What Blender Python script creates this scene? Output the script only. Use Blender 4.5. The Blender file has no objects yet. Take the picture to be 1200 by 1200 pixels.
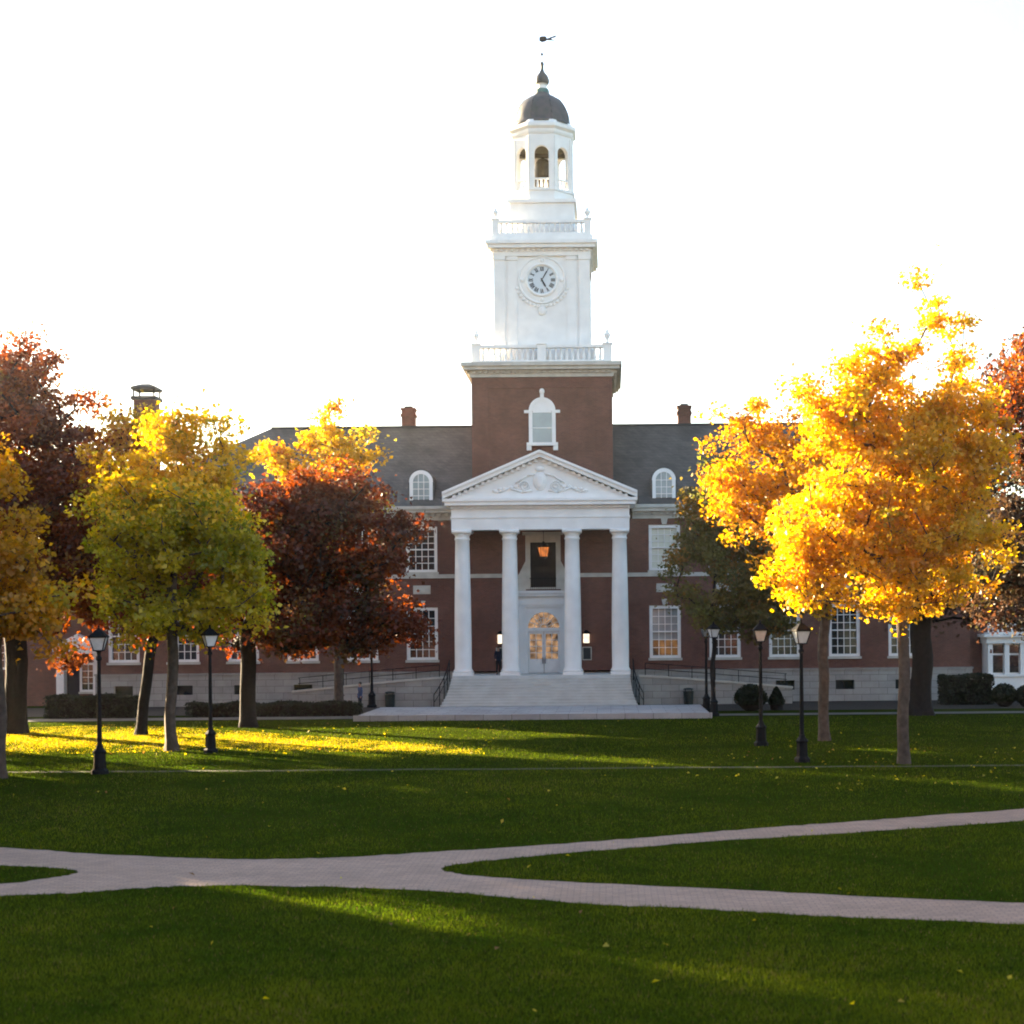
import bpy, math, random
import numpy as np
from mathutils import Vector, Matrix
from mathutils.geometry import tessellate_polygon

R = math.radians
random.seed(7)
SC = bpy.context.scene
COL = SC.collection

# ------------------------------------------------------------------ camera
F, PX, PY, H, ROLL = 1800.0, 715.0, 732.0, 5.0, R(0.5)

def unroll(px, py):
    dx, dy = px - PX, py - PY
    c, s = math.cos(ROLL), math.sin(ROLL)
    return dx * c - dy * s, dx * s + dy * c

def P(px, py, Y):                       # photograph point at depth Y -> X, Z
    dx, dy = unroll(px, py)
    return dx * Y / F, H - dy * Y / F

def G(px, py):                          # photograph point on the ground -> X, Y
    dx, dy = unroll(px, py)
    Y = F * H / dy
    return dx * Y / F, Y

cam = bpy.data.cameras.new('camera')
cam_o = bpy.data.objects.new('camera', cam)
COL.objects.link(cam_o)
cam_o.location = (0, 0, H)
cam_o.rotation_euler = (R(90), ROLL, 0)
cam.sensor_width = 36
cam.lens = F / 1200 * 36
cam.shift_x = -(PX - 600) / 1200
cam.shift_y = (PY - 600) / 1200
cam.clip_end = 5000
cam.dof.use_dof = True
cam.dof.focus_distance = 95
cam.dof.aperture_fstop = 1.6
SC.camera = cam_o

# ------------------------------------------------------------------ light
SUN_EL, SUN_AZ = R(13.5), R(42)           # azimuth from -X towards +Y
SDIR = Vector((-math.cos(SUN_AZ) * math.cos(SUN_EL), math.sin(SUN_AZ) * math.cos(SUN_EL), math.sin(SUN_EL)))
sl = bpy.data.lights.new('sun', 'SUN')
sl.energy = 5.0
sl.angle = R(0.6)
sl.color = (1.0, 0.77, 0.48)
so = bpy.data.objects.new('sun', sl)
COL.objects.link(so)
so.rotation_euler = SDIR.to_track_quat('Z', 'Y').to_euler()
so.location = (-60, 120, 60)
w = bpy.data.worlds.new('World')
SC.world = w
w.use_nodes = True
nt = w.node_tree
sky = nt.nodes.new('ShaderNodeTexSky')
sky.sky_type = 'NISHITA'
sky.sun_disc = False
sky.sun_elevation = SUN_EL
sky.sun_rotation = math.atan2(SDIR.x, SDIR.y)
sky.air_density = 1.0
sky.dust_density = 1.5
bg = nt.nodes['Background']
nt.links.new(sky.outputs[0], bg.inputs[0])
bg.inputs[1].default_value = 0.06
SC.view_settings.view_transform = 'Standard'
SC.view_settings.look = 'None'
SC.view_settings.gamma = 1
SC.view_settings.exposure = 3.2
SC.cycles.max_bounces = 7
SC.cycles.diffuse_bounces = 4
SC.cycles.transmission_bounces = 6
SC.cycles.filter_width = 1.9
SC.cycles.use_denoising = True

# ------------------------------------------------------------------ materials
def new_mat(name):
    m = bpy.data.materials.new(name)
    m.use_nodes = True
    return m, m.node_tree, m.node_tree.nodes['Principled BSDF']

def noise_mat(name, col, rough=0.6, var=0.15, scale=2.0, bump=0.0, bscale=20.0, spec=0.3, hue=None):
    m, t, b = new_mat(name)
    tc = t.nodes.new('ShaderNodeNewGeometry')
    n = t.nodes.new('ShaderNodeTexNoise')
    n.inputs['Scale'].default_value = scale
    n.inputs['Detail'].default_value = 6
    t.links.new(tc.outputs['Position'], n.inputs['Vector'])
    r = t.nodes.new('ShaderNodeValToRGB')
    r.color_ramp.elements[0].position = 0.3
    r.color_ramp.elements[1].position = 0.7
    lo = [c * (1 - var) for c in col]
    hi = [min(1, c * (1 + var)) for c in (hue or col)]
    r.color_ramp.elements[0].color = (*lo, 1)
    r.color_ramp.elements[1].color = (*hi, 1)
    t.links.new(n.outputs['Fac'], r.inputs[0])
    t.links.new(r.outputs[0], b.inputs['Base Color'])
    b.inputs['Roughness'].default_value = rough
    b.inputs['Specular IOR Level'].default_value = spec
    if bump:
        n2 = t.nodes.new('ShaderNodeTexNoise')
        n2.inputs['Scale'].default_value = bscale
        n2.inputs['Detail'].default_value = 5
        t.links.new(tc.outputs['Position'], n2.inputs['Vector'])
        bp = t.nodes.new('ShaderNodeBump')
        bp.inputs['Strength'].default_value = bump
        bp.inputs['Distance'].default_value = 0.05
        t.links.new(n2.outputs['Fac'], bp.inputs['Height'])
        t.links.new(bp.outputs[0], b.inputs['Normal'])
    return m

def course_mat(name, c1, c2, mortar, bw, bh, ms, rough=0.8, flat=False, var=0.25, off=0.5):
    """bricks, slates, ashlar or pavers laid in courses"""
    m, t, b = new_mat(name)
    g = t.nodes.new('ShaderNodeNewGeometry')
    s = t.nodes.new('ShaderNodeSeparateXYZ')
    t.links.new(g.outputs['Position'], s.inputs[0])
    c = t.nodes.new('ShaderNodeCombineXYZ')
    if flat:
        t.links.new(s.outputs[0], c.inputs[0])
        t.links.new(s.outputs[1], c.inputs[1])
    else:
        a = t.nodes.new('ShaderNodeMath')
        a.operation = 'ADD'
        t.links.new(s.outputs[0], a.inputs[0])
        t.links.new(s.outputs[1], a.inputs[1])
        t.links.new(a.outputs[0], c.inputs[0])
        t.links.new(s.outputs[2], c.inputs[1])
    br = t.nodes.new('ShaderNodeTexBrick')
    br.offset = off
    br.inputs['Scale'].default_value = 1
    br.inputs['Brick Width'].default_value = bw
    br.inputs['Row Height'].default_value = bh
    br.inputs['Mortar Size'].default_value = ms
    br.inputs['Color1'].default_value = (*c1, 1)
    br.inputs['Color2'].default_value = (*c2, 1)
    br.inputs['Mortar'].default_value = (*mortar, 1)
    t.links.new(c.outputs[0], br.inputs['Vector'])
    n = t.nodes.new('ShaderNodeTexNoise')
    n.inputs['Scale'].default_value = 0.7
    n.inputs['Detail'].default_value = 7
    n.inputs['Roughness'].default_value = 0.65
    t.links.new(g.outputs['Position'], n.inputs['Vector'])
    mr = t.nodes.new('ShaderNodeMapRange')
    mr.inputs[1].default_value = 0.3
    mr.inputs[2].default_value = 0.7
    mr.inputs[3].default_value = 1 - var
    mr.inputs[4].default_value = 1 + var
    t.links.new(n.outputs['Fac'], mr.inputs[0])
    mx = t.nodes.new('ShaderNodeMix')
    mx.data_type = 'RGBA'
    mx.blend_type = 'MULTIPLY'
    mx.inputs[0].default_value = 1
    t.links.new(br.outputs['Color'], mx.inputs[6])
    t.links.new(mr.outputs[0], mx.inputs[7])
    t.links.new(mx.outputs[2], b.inputs['Base Color'])
    b.inputs['Roughness'].default_value = rough
    b.inputs['Specular IOR Level'].default_value = 0.25
    bp = t.nodes.new('ShaderNodeBump')
    bp.inputs['Strength'].default_value = 0.5
    bp.inputs['Distance'].default_value = 0.01
    t.links.new(br.outputs['Fac'], bp.inputs['Height'])
    bp.invert = True
    t.links.new(bp.outputs[0], b.inputs['Normal'])
    return m

def glow_mat(name, col, strength, var=0.6, scale=3.0):
    m, t, b = new_mat(name)
    g = t.nodes.new('ShaderNodeNewGeometry')
    n = t.nodes.new('ShaderNodeTexNoise')
    n.inputs['Scale'].default_value = scale
    t.links.new(g.outputs['Position'], n.inputs['Vector'])
    mr = t.nodes.new('ShaderNodeMapRange')
    mr.inputs[1].default_value = 0.35
    mr.inputs[2].default_value = 0.65
    mr.inputs[3].default_value = strength * (1 - var)
    mr.inputs[4].default_value = strength * (1 + var)
    t.links.new(n.outputs['Fac'], mr.inputs[0])
    t.links.new(mr.outputs[0], b.inputs['Emission Strength'])
    b.inputs['Emission Color'].default_value = (*col, 1)
    b.inputs['Base Color'].default_value = (0.05, 0.04, 0.03, 1)
    b.inputs['Roughness'].default_value = 0.1
    return m

def leaf_mat(name, transl=0.5, gloss=0.03):
    m = bpy.data.materials.new(name)
    m.use_nodes = True
    t = m.node_tree
    t.nodes.clear()
    out = t.nodes.new('ShaderNodeOutputMaterial')
    at = t.nodes.new('ShaderNodeAttribute')
    at.attribute_name = 'leaf_tint'
    d = t.nodes.new('ShaderNodeBsdfDiffuse')
    tr = t.nodes.new('ShaderNodeBsdfTranslucent')
    gl = t.nodes.new('ShaderNodeBsdfGlossy')
    gl.inputs['Roughness'].default_value = 0.45
    hs = t.nodes.new('ShaderNodeHueSaturation')
    hs.inputs['Saturation'].default_value = 1.1
    hs.inputs['Value'].default_value = 1.15
    m1 = t.nodes.new('ShaderNodeMixShader')
    m1.inputs[0].default_value = transl
    m2 = t.nodes.new('ShaderNodeMixShader')
    m2.inputs[0].default_value = gloss
    L = t.links.new
    L(at.outputs['Color'], d.inputs[0])
    L(at.outputs['Color'], hs.inputs['Color'])
    L(hs.outputs[0], tr.inputs[0])
    L(d.outputs[0], m1.inputs[1])
    L(tr.outputs[0], m1.inputs[2])
    L(m1.outputs[0], m2.inputs[1])
    L(gl.outputs[0], m2.inputs[2])
    L(m2.outputs[0], out.inputs[0])
    return m

M = {}
M['brick'] = course_mat('brick', (0.158, 0.053, 0.035), (0.106, 0.036, 0.026), (0.19, 0.14, 0.115), 0.22, 0.075, 0.008)
M['slate'] = course_mat('slate', (0.088, 0.080, 0.070), (0.064, 0.060, 0.055), (0.045, 0.044, 0.04), 0.30, 0.22, 0.012, rough=0.6, var=0.35)
M['ashlar'] = course_mat('ashlar', (0.36, 0.35, 0.325), (0.30, 0.29, 0.27), (0.18, 0.17, 0.16), 1.1, 0.42, 0.015, var=0.2)
M['steps'] = noise_mat('pale_marble', (0.54, 0.55, 0.53), 0.6, 0.10, 1.3)
M['terrace'] = course_mat('terrace_stone', (0.40, 0.38, 0.37), (0.34, 0.32, 0.32), (0.2, 0.19, 0.18), 1.5, 0.9, 0.02, flat=True, var=0.2)
M['trim'] = noise_mat('white_painted_wood', (0.82, 0.805, 0.78), 0.45, 0.06, 1.2)
M['stone'] = noise_mat('limestone_trim', (0.50, 0.48, 0.43), 0.75, 0.14, 2.0)
M['door'] = noise_mat('white_door_paint', (0.66, 0.69, 0.70), 0.35, 0.04, 2.0)
M['dome'] = noise_mat('dark_copper_dome', (0.05, 0.07, 0.072), 0.5, 0.3, 1.6, hue=(0.075, 0.07, 0.075))
M['patina'] = noise_mat('green_copper', (0.10, 0.19, 0.17), 0.6, 0.2, 2.0)
M['iron'] = noise_mat('black_painted_iron', (0.007, 0.0075, 0.009), 0.6, 0.3, 6.0, spec=0.12)
M['bell'] = noise_mat('bell_bronze', (0.06, 0.045, 0.02), 0.4, 0.3, 3.0)
M['dark'] = noise_mat('dark_interior', (0.02, 0.018, 0.017), 0.9, 0.2, 1.0)
M['numeral'] = noise_mat('black_numerals', (0.012, 0.02, 0.03), 0.5, 0.1, 1.0)
M['dial'] = noise_mat('pale_clock_dial', (0.62, 0.68, 0.72), 0.4, 0.03, 1.0)
M['dormer'] = noise_mat('pale_dormer_pane', (0.30, 0.37, 0.38), 0.15, 0.12, 1.5, spec=0.6)  # bright sky reflection painted into the pane colour
M['blind'] = noise_mat('drawn_cream_blind', (0.66, 0.66, 0.55), 0.35, 0.10, 0.8, spec=0.5)
M['glass'] = noise_mat('window_glass', (0.022, 0.028, 0.032), 0.06, 0.5, 0.9, spec=0.8)
M['towerglass'] = noise_mat('pale_glass', (0.30, 0.33, 0.33), 0.1, 0.25, 0.7, spec=0.7)
M['warmpane'] = glow_mat('warm_glow_pane', (1.0, 0.58, 0.30), 0.032, 0.95, 2.2)
M['warmroom'] = glow_mat('warm_lit_room', (1.0, 0.45, 0.12), 0.015, 0.95, 1.3)
M['lampglow'] = glow_mat('orange_lamp_glass', (1.0, 0.28, 0.06), 0.085, 0.5, 4.0)
M['sconceglow'] = glow_mat('lit_lantern_glass', (1.0, 0.84, 0.62), 0.17, 0.2, 4.0)
M['lampglass'] = noise_mat('frosted_lantern_glass', (0.60, 0.62, 0.64), 0.25, 0.12, 4.0)
M['bark'] = noise_mat('grey_brown_bark', (0.078, 0.060, 0.048), 0.9, 0.35, 5.0, 0.6, 14)
M['darkbark'] = noise_mat('dark_bark', (0.014, 0.0105, 0.009), 0.9, 0.35, 5.0, 0.6, 14)
M['bin'] = noise_mat('dark_green_bin', (0.015, 0.025, 0.025), 0.45, 0.2, 4.0)
M['cap'] = noise_mat('chimney_cap_metal', (0.035, 0.037, 0.038), 0.6, 0.2, 2.0, spec=0.2)
M['skin'] = noise_mat('skin', (0.42, 0.25, 0.18), 0.55, 0.05, 5)
M['hair'] = noise_mat('dark_hair', (0.02, 0.014, 0.01), 0.6, 0.3, 20)
M['navy'] = noise_mat('navy_cloth', (0.014, 0.018, 0.034), 0.9, 0.2, 12)
M['blackcloth'] = noise_mat('black_cloth', (0.012, 0.012, 0.015), 0.9, 0.2, 12)
M['bluecloth'] = noise_mat('blue_cloth', (0.05, 0.075, 0.16), 0.9, 0.2, 12)
M['bed'] = noise_mat('bark_mulch', (0.035, 0.026, 0.02), 0.95, 0.3, 4.0, 0.5, 18)
M['leaf'] = leaf_mat('autumn_leaf', 0.58)
M['hedgeleaf'] = leaf_mat('hedge_leaf', 0.25)
M['grassblade'] = leaf_mat('grass_blade', 0.5, 0.0)
M['paver'] = course_mat('path_pavers', (0.32, 0.22, 0.17), (0.245, 0.172, 0.135), (0.17, 0.125, 0.10), 0.24, 0.12, 0.01, flat=True, var=0.16)
M['walk'] = noise_mat('old_walk', (0.11, 0.10, 0.088), 0.9, 0.2, 1.2)
M['worn'] = noise_mat('worn_track', (0.045, 0.05, 0.018), 0.95, 0.3, 1.5)

def lawn_mat():
    m, t, b = new_mat('lawn')
    g = t.nodes.new('ShaderNodeNewGeometry')
    def noise(scale, det=6, rough=0.6):
        n = t.nodes.new('ShaderNodeTexNoise')
        n.inputs['Scale'].default_value = scale
        n.inputs['Detail'].default_value = det
        n.inputs['Roughness'].default_value = rough
        t.links.new(g.outputs['Position'], n.inputs['Vector'])
        return n
    big, fine = noise(0.14), noise(7.0, 8, 0.75)
    r = t.nodes.new('ShaderNodeValToRGB')
    e = r.color_ramp.elements
    e[0].position, e[0].color = 0.32, (0.017, 0.031, 0.004, 1)
    e[1].position, e[1].color = 0.72, (0.056, 0.064, 0.008, 1)
    x = e.new(0.5)
    x.color = (0.030, 0.044, 0.005, 1)
    mx = t.nodes.new('ShaderNodeMath')
    mx.operation = 'MULTIPLY_ADD'
    mx.inputs[1].default_value = 0.55
    t.links.new(fine.outputs['Fac'], mx.inputs[0])
    ml = t.nodes.new('ShaderNodeMath')
    ml.operation = 'MULTIPLY'
    ml.inputs[1].default_value = 0.45
    t.links.new(big.outputs['Fac'], ml.inputs[0])
    t.links.new(ml.outputs[0], mx.inputs[2])
    t.links.new(mx.outputs[0], r.inputs[0])
    t.links.new(r.outputs[0], b.inputs['Base Color'])
    b.inputs['Roughness'].default_value = 0.9
    b.inputs['Specular IOR Level'].default_value = 0.0
    bp = t.nodes.new('ShaderNodeBump')
    bp.inputs['Strength'].default_value = 1.0
    bp.inputs['Distance'].default_value = 0.12
    t.links.new(fine.outputs['Fac'], bp.inputs['Height'])
    t.links.new(bp.outputs[0], b.inputs['Normal'])
    return m
M['lawn'] = lawn_mat()

# ------------------------------------------------------------------ mesh helpers
class MB:
    def __init__(self):
        self.v, self.f = [], []

    def add(self, vs, fs):
        o = len(self.v)
        self.v += [tuple(p) for p in vs]
        self.f += [tuple(i + o for i in f) for f in fs]
        return self

    def box(self, x0, x1, y0, y1, z0, z1):
        return self.add([(x0, y0, z0), (x1, y0, z0), (x1, y1, z0), (x0, y1, z0),
                         (x0, y0, z1), (x1, y0, z1), (x1, y1, z1), (x0, y1, z1)],
                        [(0, 3, 2, 1), (4, 5, 6, 7), (0, 1, 5, 4), (1, 2, 6, 5), (2, 3, 7, 6), (3, 0, 4, 7)])

    def sq(self, half, cx, cy, z0, z1):
        return self.box(cx - half, cx + half, cy - half, cy + half, z0, z1)

    def frustum(self, h0, h1, cx, cy, z0, z1):
        vs = [(cx + s * h, cy + u * h, z) for h, z in ((h0, z0), (h1, z1)) for s, u in ((-1, -1), (1, -1), (1, 1), (-1, 1))]
        return self.add(vs, [(0, 3, 2, 1), (4, 5, 6, 7), (0, 1, 5, 4), (1, 2, 6, 5), (2, 3, 7, 6), (3, 0, 4, 7)])

    def prism(self, pts, y0, y1):                     # outline in x, z extruded along y
        n = len(pts)
        vs = [(x, y0, z) for x, z in pts] + [(x, y1, z) for x, z in pts]
        fs = [tuple(range(n)), tuple(range(2 * n - 1, n - 1, -1))]
        fs += [(i, i + n, (i + 1) % n + n, (i + 1) % n) for i in range(n)]
        return self.add(vs, fs)

    def lathe(self, prof, n=16, cx=0, cy=0, rot=0.0):
        vs, fs = [], []
        for r, z in prof:
            for k in range(n):
                a = 2 * math.pi * k / n + rot
                vs.append((cx + r * math.cos(a), cy + r * math.sin(a), z))
        for j in range(len(prof) - 1):
            for k in range(n):
                a, b = j * n + k, j * n + (k + 1) % n
                fs.append((a, b, b + n, a + n))
        fs.append(tuple(range(n - 1, -1, -1)))
        fs.append(tuple(range((len(prof) - 1) * n, len(prof) * n)))
        return self.add(vs, fs)

    def tube(self, p0, p1, r0, r1=None, n=6):
        r1 = r0 if r1 is None else r1
        p0, p1 = Vector(p0), Vector(p1)
        d = p1 - p0
        if d.length < 1e-6:
            return self
        q = d.to_track_quat('Z', 'Y')
        vs = []
        for p, r in ((p0, r0), (p1, r1)):
            for k in range(n):
                a = 2 * math.pi * k / n
                vs.append(p + q @ Vector((r * math.cos(a), r * math.sin(a), 0)))
        fs = [(k, (k + 1) % n, (k + 1) % n + n, k + n) for k in range(n)]
        fs += [tuple(range(n - 1, -1, -1)), tuple(range(n, 2 * n))]
        return self.add(vs, fs)

    def path(self, pts, r, n=6):
        for a, b in zip(pts[:-1], pts[1:]):
            self.tube(a, b, r, r, n)
        return self

    def ball(self, c, rx, ry=None, rz=None, n=12, m=8):
        ry, rz = ry or rx, rz or rx
        vs, fs = [], []
        for j in range(m + 1):
            t = math.pi * j / m
            for k in range(n):
                a = 2 * math.pi * k / n
                vs.append((c[0] + rx * math.sin(t) * math.cos(a), c[1] + ry * math.sin(t) * math.sin(a), c[2] - rz * math.cos(t)))
        for j in range(m):
            for k in range(n):
                a, b = j * n + k, j * n + (k + 1) % n
                fs.append((a, b, b + n, a + n))
        return self.add(vs, fs)

    def build(self, name, mat, parent=None, smooth=False):
        me = bpy.data.meshes.new(name)
        me.from_pydata(self.v, [], self.f)
        me.materials.append(mat)
        if smooth:
            me.polygons.foreach_set('use_smooth', [True] * len(me.polygons))
        me.update()
        o = bpy.data.objects.new(name, me)
        COL.objects.link(o)
        if parent is not None:
            o.parent = parent
        return o

def tag(o, label=None, cat=None, group=None, kind=None):
    if label: o['label'] = label
    if cat: o['category'] = cat
    if group: o['group'] = group
    if kind: o['kind'] = kind
    return o

def thing(name, label, cat, loc=(0, 0, 0), rz=0.0, group=None):
    o = bpy.data.objects.new(name, None)
    COL.objects.link(o)
    o.location = loc
    o.rotation_euler = (0, 0, rz)
    o.empty_display_size = 0.3
    return tag(o, label, cat, group)

def copy_tree(o, parent=None):
    c = o.copy()
    COL.objects.link(c)
    c.parent = parent
    for ch in [x for x in bpy.data.objects if x.parent == o]:
        copy_tree(ch, c)
    return c

def pierced(mb, x0, x1, z0, z1, y0, y1, holes):
    """a wall with real rectangular openings, holes = [(hx0, hx1, hz0, hz1)]"""
    xs = sorted({x0, x1, *[h[0] for h in holes], *[h[1] for h in holes]})
    for a, b in zip(xs[:-1], xs[1:]):
        mid = (a + b) / 2
        cuts = sorted((h[2], h[3]) for h in holes if h[0] < mid < h[1])
        z = z0
        for c, d in cuts:
            if c > z: mb.box(a, b, y0, y1, z, c)
            z = d
        if z < z1: mb.box(a, b, y0, y1, z, z1)

def arch_panel(mb, half, z0, z1, oh, oz0, spring, y0, y1, n=14, tf=None):
    """a panel with one arched opening"""
    sub = MB()
    sub.box(-half, -oh, y0, y1, z0, z1)
    sub.box(oh, half, y0, y1, z0, z1)
    if oz0 > z0: sub.box(-oh, oh, y0, y1, z0, oz0)
    pts = [(oh * math.cos(math.pi * k / n), spring + oh * math.sin(math.pi * k / n)) for k in range(n + 1)]
    for (xa, za), (xb, zb) in zip(pts[:-1], pts[1:]):
        sub.prism([(xa, za), (xa, z1), (xb, z1), (xb, zb)], y0, y1)
    if tf: sub.v = [tf(p) for p in sub.v]
    mb.add(sub.v, sub.f)

def arch_outline(hw, z0, spring, n=14):
    return [(-hw, z0), (hw, z0)] + [(hw * math.cos(math.pi * k / n), spring + hw * math.sin(math.pi * k / n)) for k in range(n + 1)]

# ------------------------------------------------------------------ the hall
CX, Y0 = -4.24, 98.0
hall = thing('brick_hall', 'long red brick hall with white clock tower and four column portico', 'building', (CX, Y0, 0))
XL, XR = -28.5, 27.2
bays = [7.75 + 3.81 * k for k in range(6)]
bays_x = [-b for b in reversed(bays)] + [b for b in bays if b < 26.5]
WZ = ((2.85, 6.2), (8.45, 11.35))
WH = 1.0
holes = [(x - WH, x + WH, a, b) for x in bays_x for a, b in WZ]
holes += [(-1.8, 1.8, 1.94, 7.2), (-1.1, 1.1, 7.35, 10.7)]
wall = MB()
hs = sorted(holes)
pierced(wall, XL, XR, 2.1, 11.75, 0, 0.45, [h if h[2] > 2.1 else (h[0], h[1], 2.1, h[3]) for h in hs])
wall.box(XL, XR, 0.45, 16, 2.1, 11.75)
wall.build('wall', M['brick'], hall)
base = MB()
bh = [(x - 0.6, x + 0.6, 0.75, 1.35) for x in bays_x if abs(x) > 9]
pierced(base, XL - 0.1, -5.6, 0, 2.0, -0.14, 0.3, [h for h in bh if h[0] < -5])
pierced(base, 5.6, XR + 0.1, 0, 2.0, -0.14, 0.3, [h for h in bh if h[0] > 5])
base.box(XL - 0.1, XR + 0.1, 0.3, 16.1, 0, 2.0)
base.box(XL - 0.16, -5.6, -0.2, 16.16, 2.0, 2.12)
base.box(5.6, XR + 0.16, -0.2, 16.16, 2.0, 2.12)
base.build('stone_base', M['ashlar'], hall)
for h in bh:
    MB().box(h[0], h[1], 0.12, 0.2, h[2], h[3]).build('basement_window', M['glass'], hall)
belt = MB()
belt.box(XL - 0.05, -1.6, -0.1, 0, 8.05, 8.3)
belt.box(1.6, XR + 0.05, -0.1, 0, 8.05, 8.3)
belt.build('belt_course', M['stone'], hall)
cor = MB()
for x0, x1 in ((XL, -5.7), (5.7, XR)):
    a, b = (0.1 if x0 < 0 else 0), (0.1 if x1 > 10 else 0)
    s, e = x0 - a, x1 + b
    cor.box(s, e, -0.1, 16.1, 11.75, 12.0)
    k = s + 0.1
    while k < e - 0.25:
        cor.box(k, k + 0.2, -0.34, -0.1, 12.0, 12.18)
        k += 0.42
    cor.box(s, e, -0.1, 16.1, 12.0, 12.2)
    cor.box(s - (0.4 if a else 0), e + (0.4 if b else 0), -0.5, 16.5, 12.2, 12.42)
    cor.box(s - (0.5 if a else 0), e + (0.5 if b else 0), -0.62, 16.6, 12.42, 12.62)
cor.build('cornice', M['stone'], hall)
roof = MB()
EZ, RZ_ = 12.62, 18.75
xl, xr, ya, yb = XL - 0.55, XR + 0.55, -0.6, 16.6
rl, rr = -19.0, 18.2
roof.add([(xl, ya, EZ), (xr, ya, EZ), (xr, yb, EZ), (xl, yb, EZ), (rl, 8, RZ_), (rr, 8, RZ_)],
         [(0, 1, 5, 4), (1, 2, 5), (2, 3, 4, 5), (3, 0, 4), (3, 2, 1, 0)])
roof_o = roof.build('roof', M['slate'], hall)
MB().box(rl, rr, 7.88, 8.12, RZ_ - 0.08, RZ_ + 0.08).build('roof_ridge', M['cap'], roof_o)
def chimney(x, y, hw, z0, z1, capm):
    c = MB()
    c.box(x - hw, x + hw, y - hw, y + hw, z0, z1)
    c.box(x - hw - 0.07, x + hw + 0.07, y - hw - 0.07, y + hw + 0.07, z1 - 0.45, z1 - 0.25)
    c.box(x - hw - 0.06, x + hw + 0.06, y - hw - 0.06, y + hw + 0.06, z1, z1 + 0.16)
    o = c.build('chimney', M['brick'], roof_o)
    MB().box(x - hw * 0.6, x + hw * 0.6, y - hw * 0.6, y + hw * 0.6, z1 + 0.16, z1 + (0.3 if not capm else 0.5)).build('chimney_cap', M['cap'], o.parent)
chimney(-9.6, 8.6, 0.45, 17.9, 19.95, 0)
chimney(9.5, 8.6, 0.45, 17.9, 19.95, 0)
ec = MB()
ec.box(-28.3, -26.9, 7.3, 8.7, 2.2, 20.7)
eco = ec.build('end_chimney', M['brick'], hall)
e2 = MB()
e2.box(-28.45, -26.75, 7.15, 8.85, 20.7, 20.95)
for sx in (-28.35, -26.95):
    for sy in (7.25, 8.65):
        e2.box(sx, sx + 0.1, sy, sy + 0.1, 20.95, 21.4)
e2.box(-28.45, -26.75, 7.15, 8.85, 21.4, 21.6)
e2.frustum(0.85, 0.3, -27.6, 8.0, 21.6, 21.85)
e2.build('chimney_cap', M['cap'], eco)

# windows: one prototype per storey, copied bay by bay
def window_proto(z0, z1):
    h = z1 - z0
    f = MB()
    f.box(-WH, -WH + 0.2, 0.06, 0.3, 0, h)
    f.box(WH - 0.2, WH, 0.06, 0.3, 0, h)
    f.box(-WH + 0.2, WH - 0.2, 0.06, 0.3, h - 0.2, h)
    f.box(-WH + 0.2, WH - 0.2, 0.06, 0.3, 0, 0.16)
    f.box(-WH + 0.2, WH - 0.2, 0.12, 0.26, h * 0.5 - 0.04, h * 0.5 + 0.04)
    wi, hi = 2 * (WH - 0.2), h - 0.36
    for k in range(1, 4):
        x = -WH + 0.2 + wi * k / 4
        f.box(x - 0.022, x + 0.022, 0.2, 0.25, 0.16, h - 0.2)
    for k in (1, 2, 4, 5):
        z = 0.16 + hi * k / 6
        f.box(-WH + 0.2, WH - 0.2, 0.205, 0.245, z - 0.022, z + 0.022)
    fo = f.build('window', M['trim'], hall)
    MB().box(-WH + 0.2, WH - 0.2, 0.27, 0.29, 0.16, h - 0.2).build('pane', M['glass'], fo)
    MB().box(-WH - 0.08, WH + 0.08, -0.09, 0.06, -0.16, 0).build('sill', M['stone'], fo)
    ks = MB()
    ks.prism([(-0.14, h + 0.02), (0.14, h + 0.02), (0.22, h + 0.42), (-0.22, h + 0.42)], -0.09, 0.03)
    ks.build('keystone', M['stone'], fo)
    return fo
for fl, (z0, z1) in enumerate(WZ):
    proto = window_proto(z0, z1)
    for i, x in enumerate(bays_x):
        o = proto if i == 0 else copy_tree(proto, hall)
        o.location = (x, 0, z0)
        if i == 6 and fl == 1:
            for c in o.children:
                if c.name.startswith('pane'): c.data = c.data.copy(); c.data.materials[0] = M['blind']
        if i == 6 and fl == 0:
            hh = z1 - z0
            for c in o.children:
                if c.name.startswith('pane'): c.data = c.data.copy(); c.data.materials[0] = M['towerglass']
            MB().box(-WH + 0.22, WH - 0.22, 0.255, 0.268, 0.18, hh * 0.34).build('lit_pane', M['warmroom'], o)
for x in bays_x:
    pl = MB()
    pl.box(x - 0.55, x + 0.55, -0.05, 0, 7.05, 7.6)
    pl.box(x - 0.42, x + 0.42, -0.09, -0.05, 7.15, 7.5)
    pl.build('stone_panel', M['stone'], hall)

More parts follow.
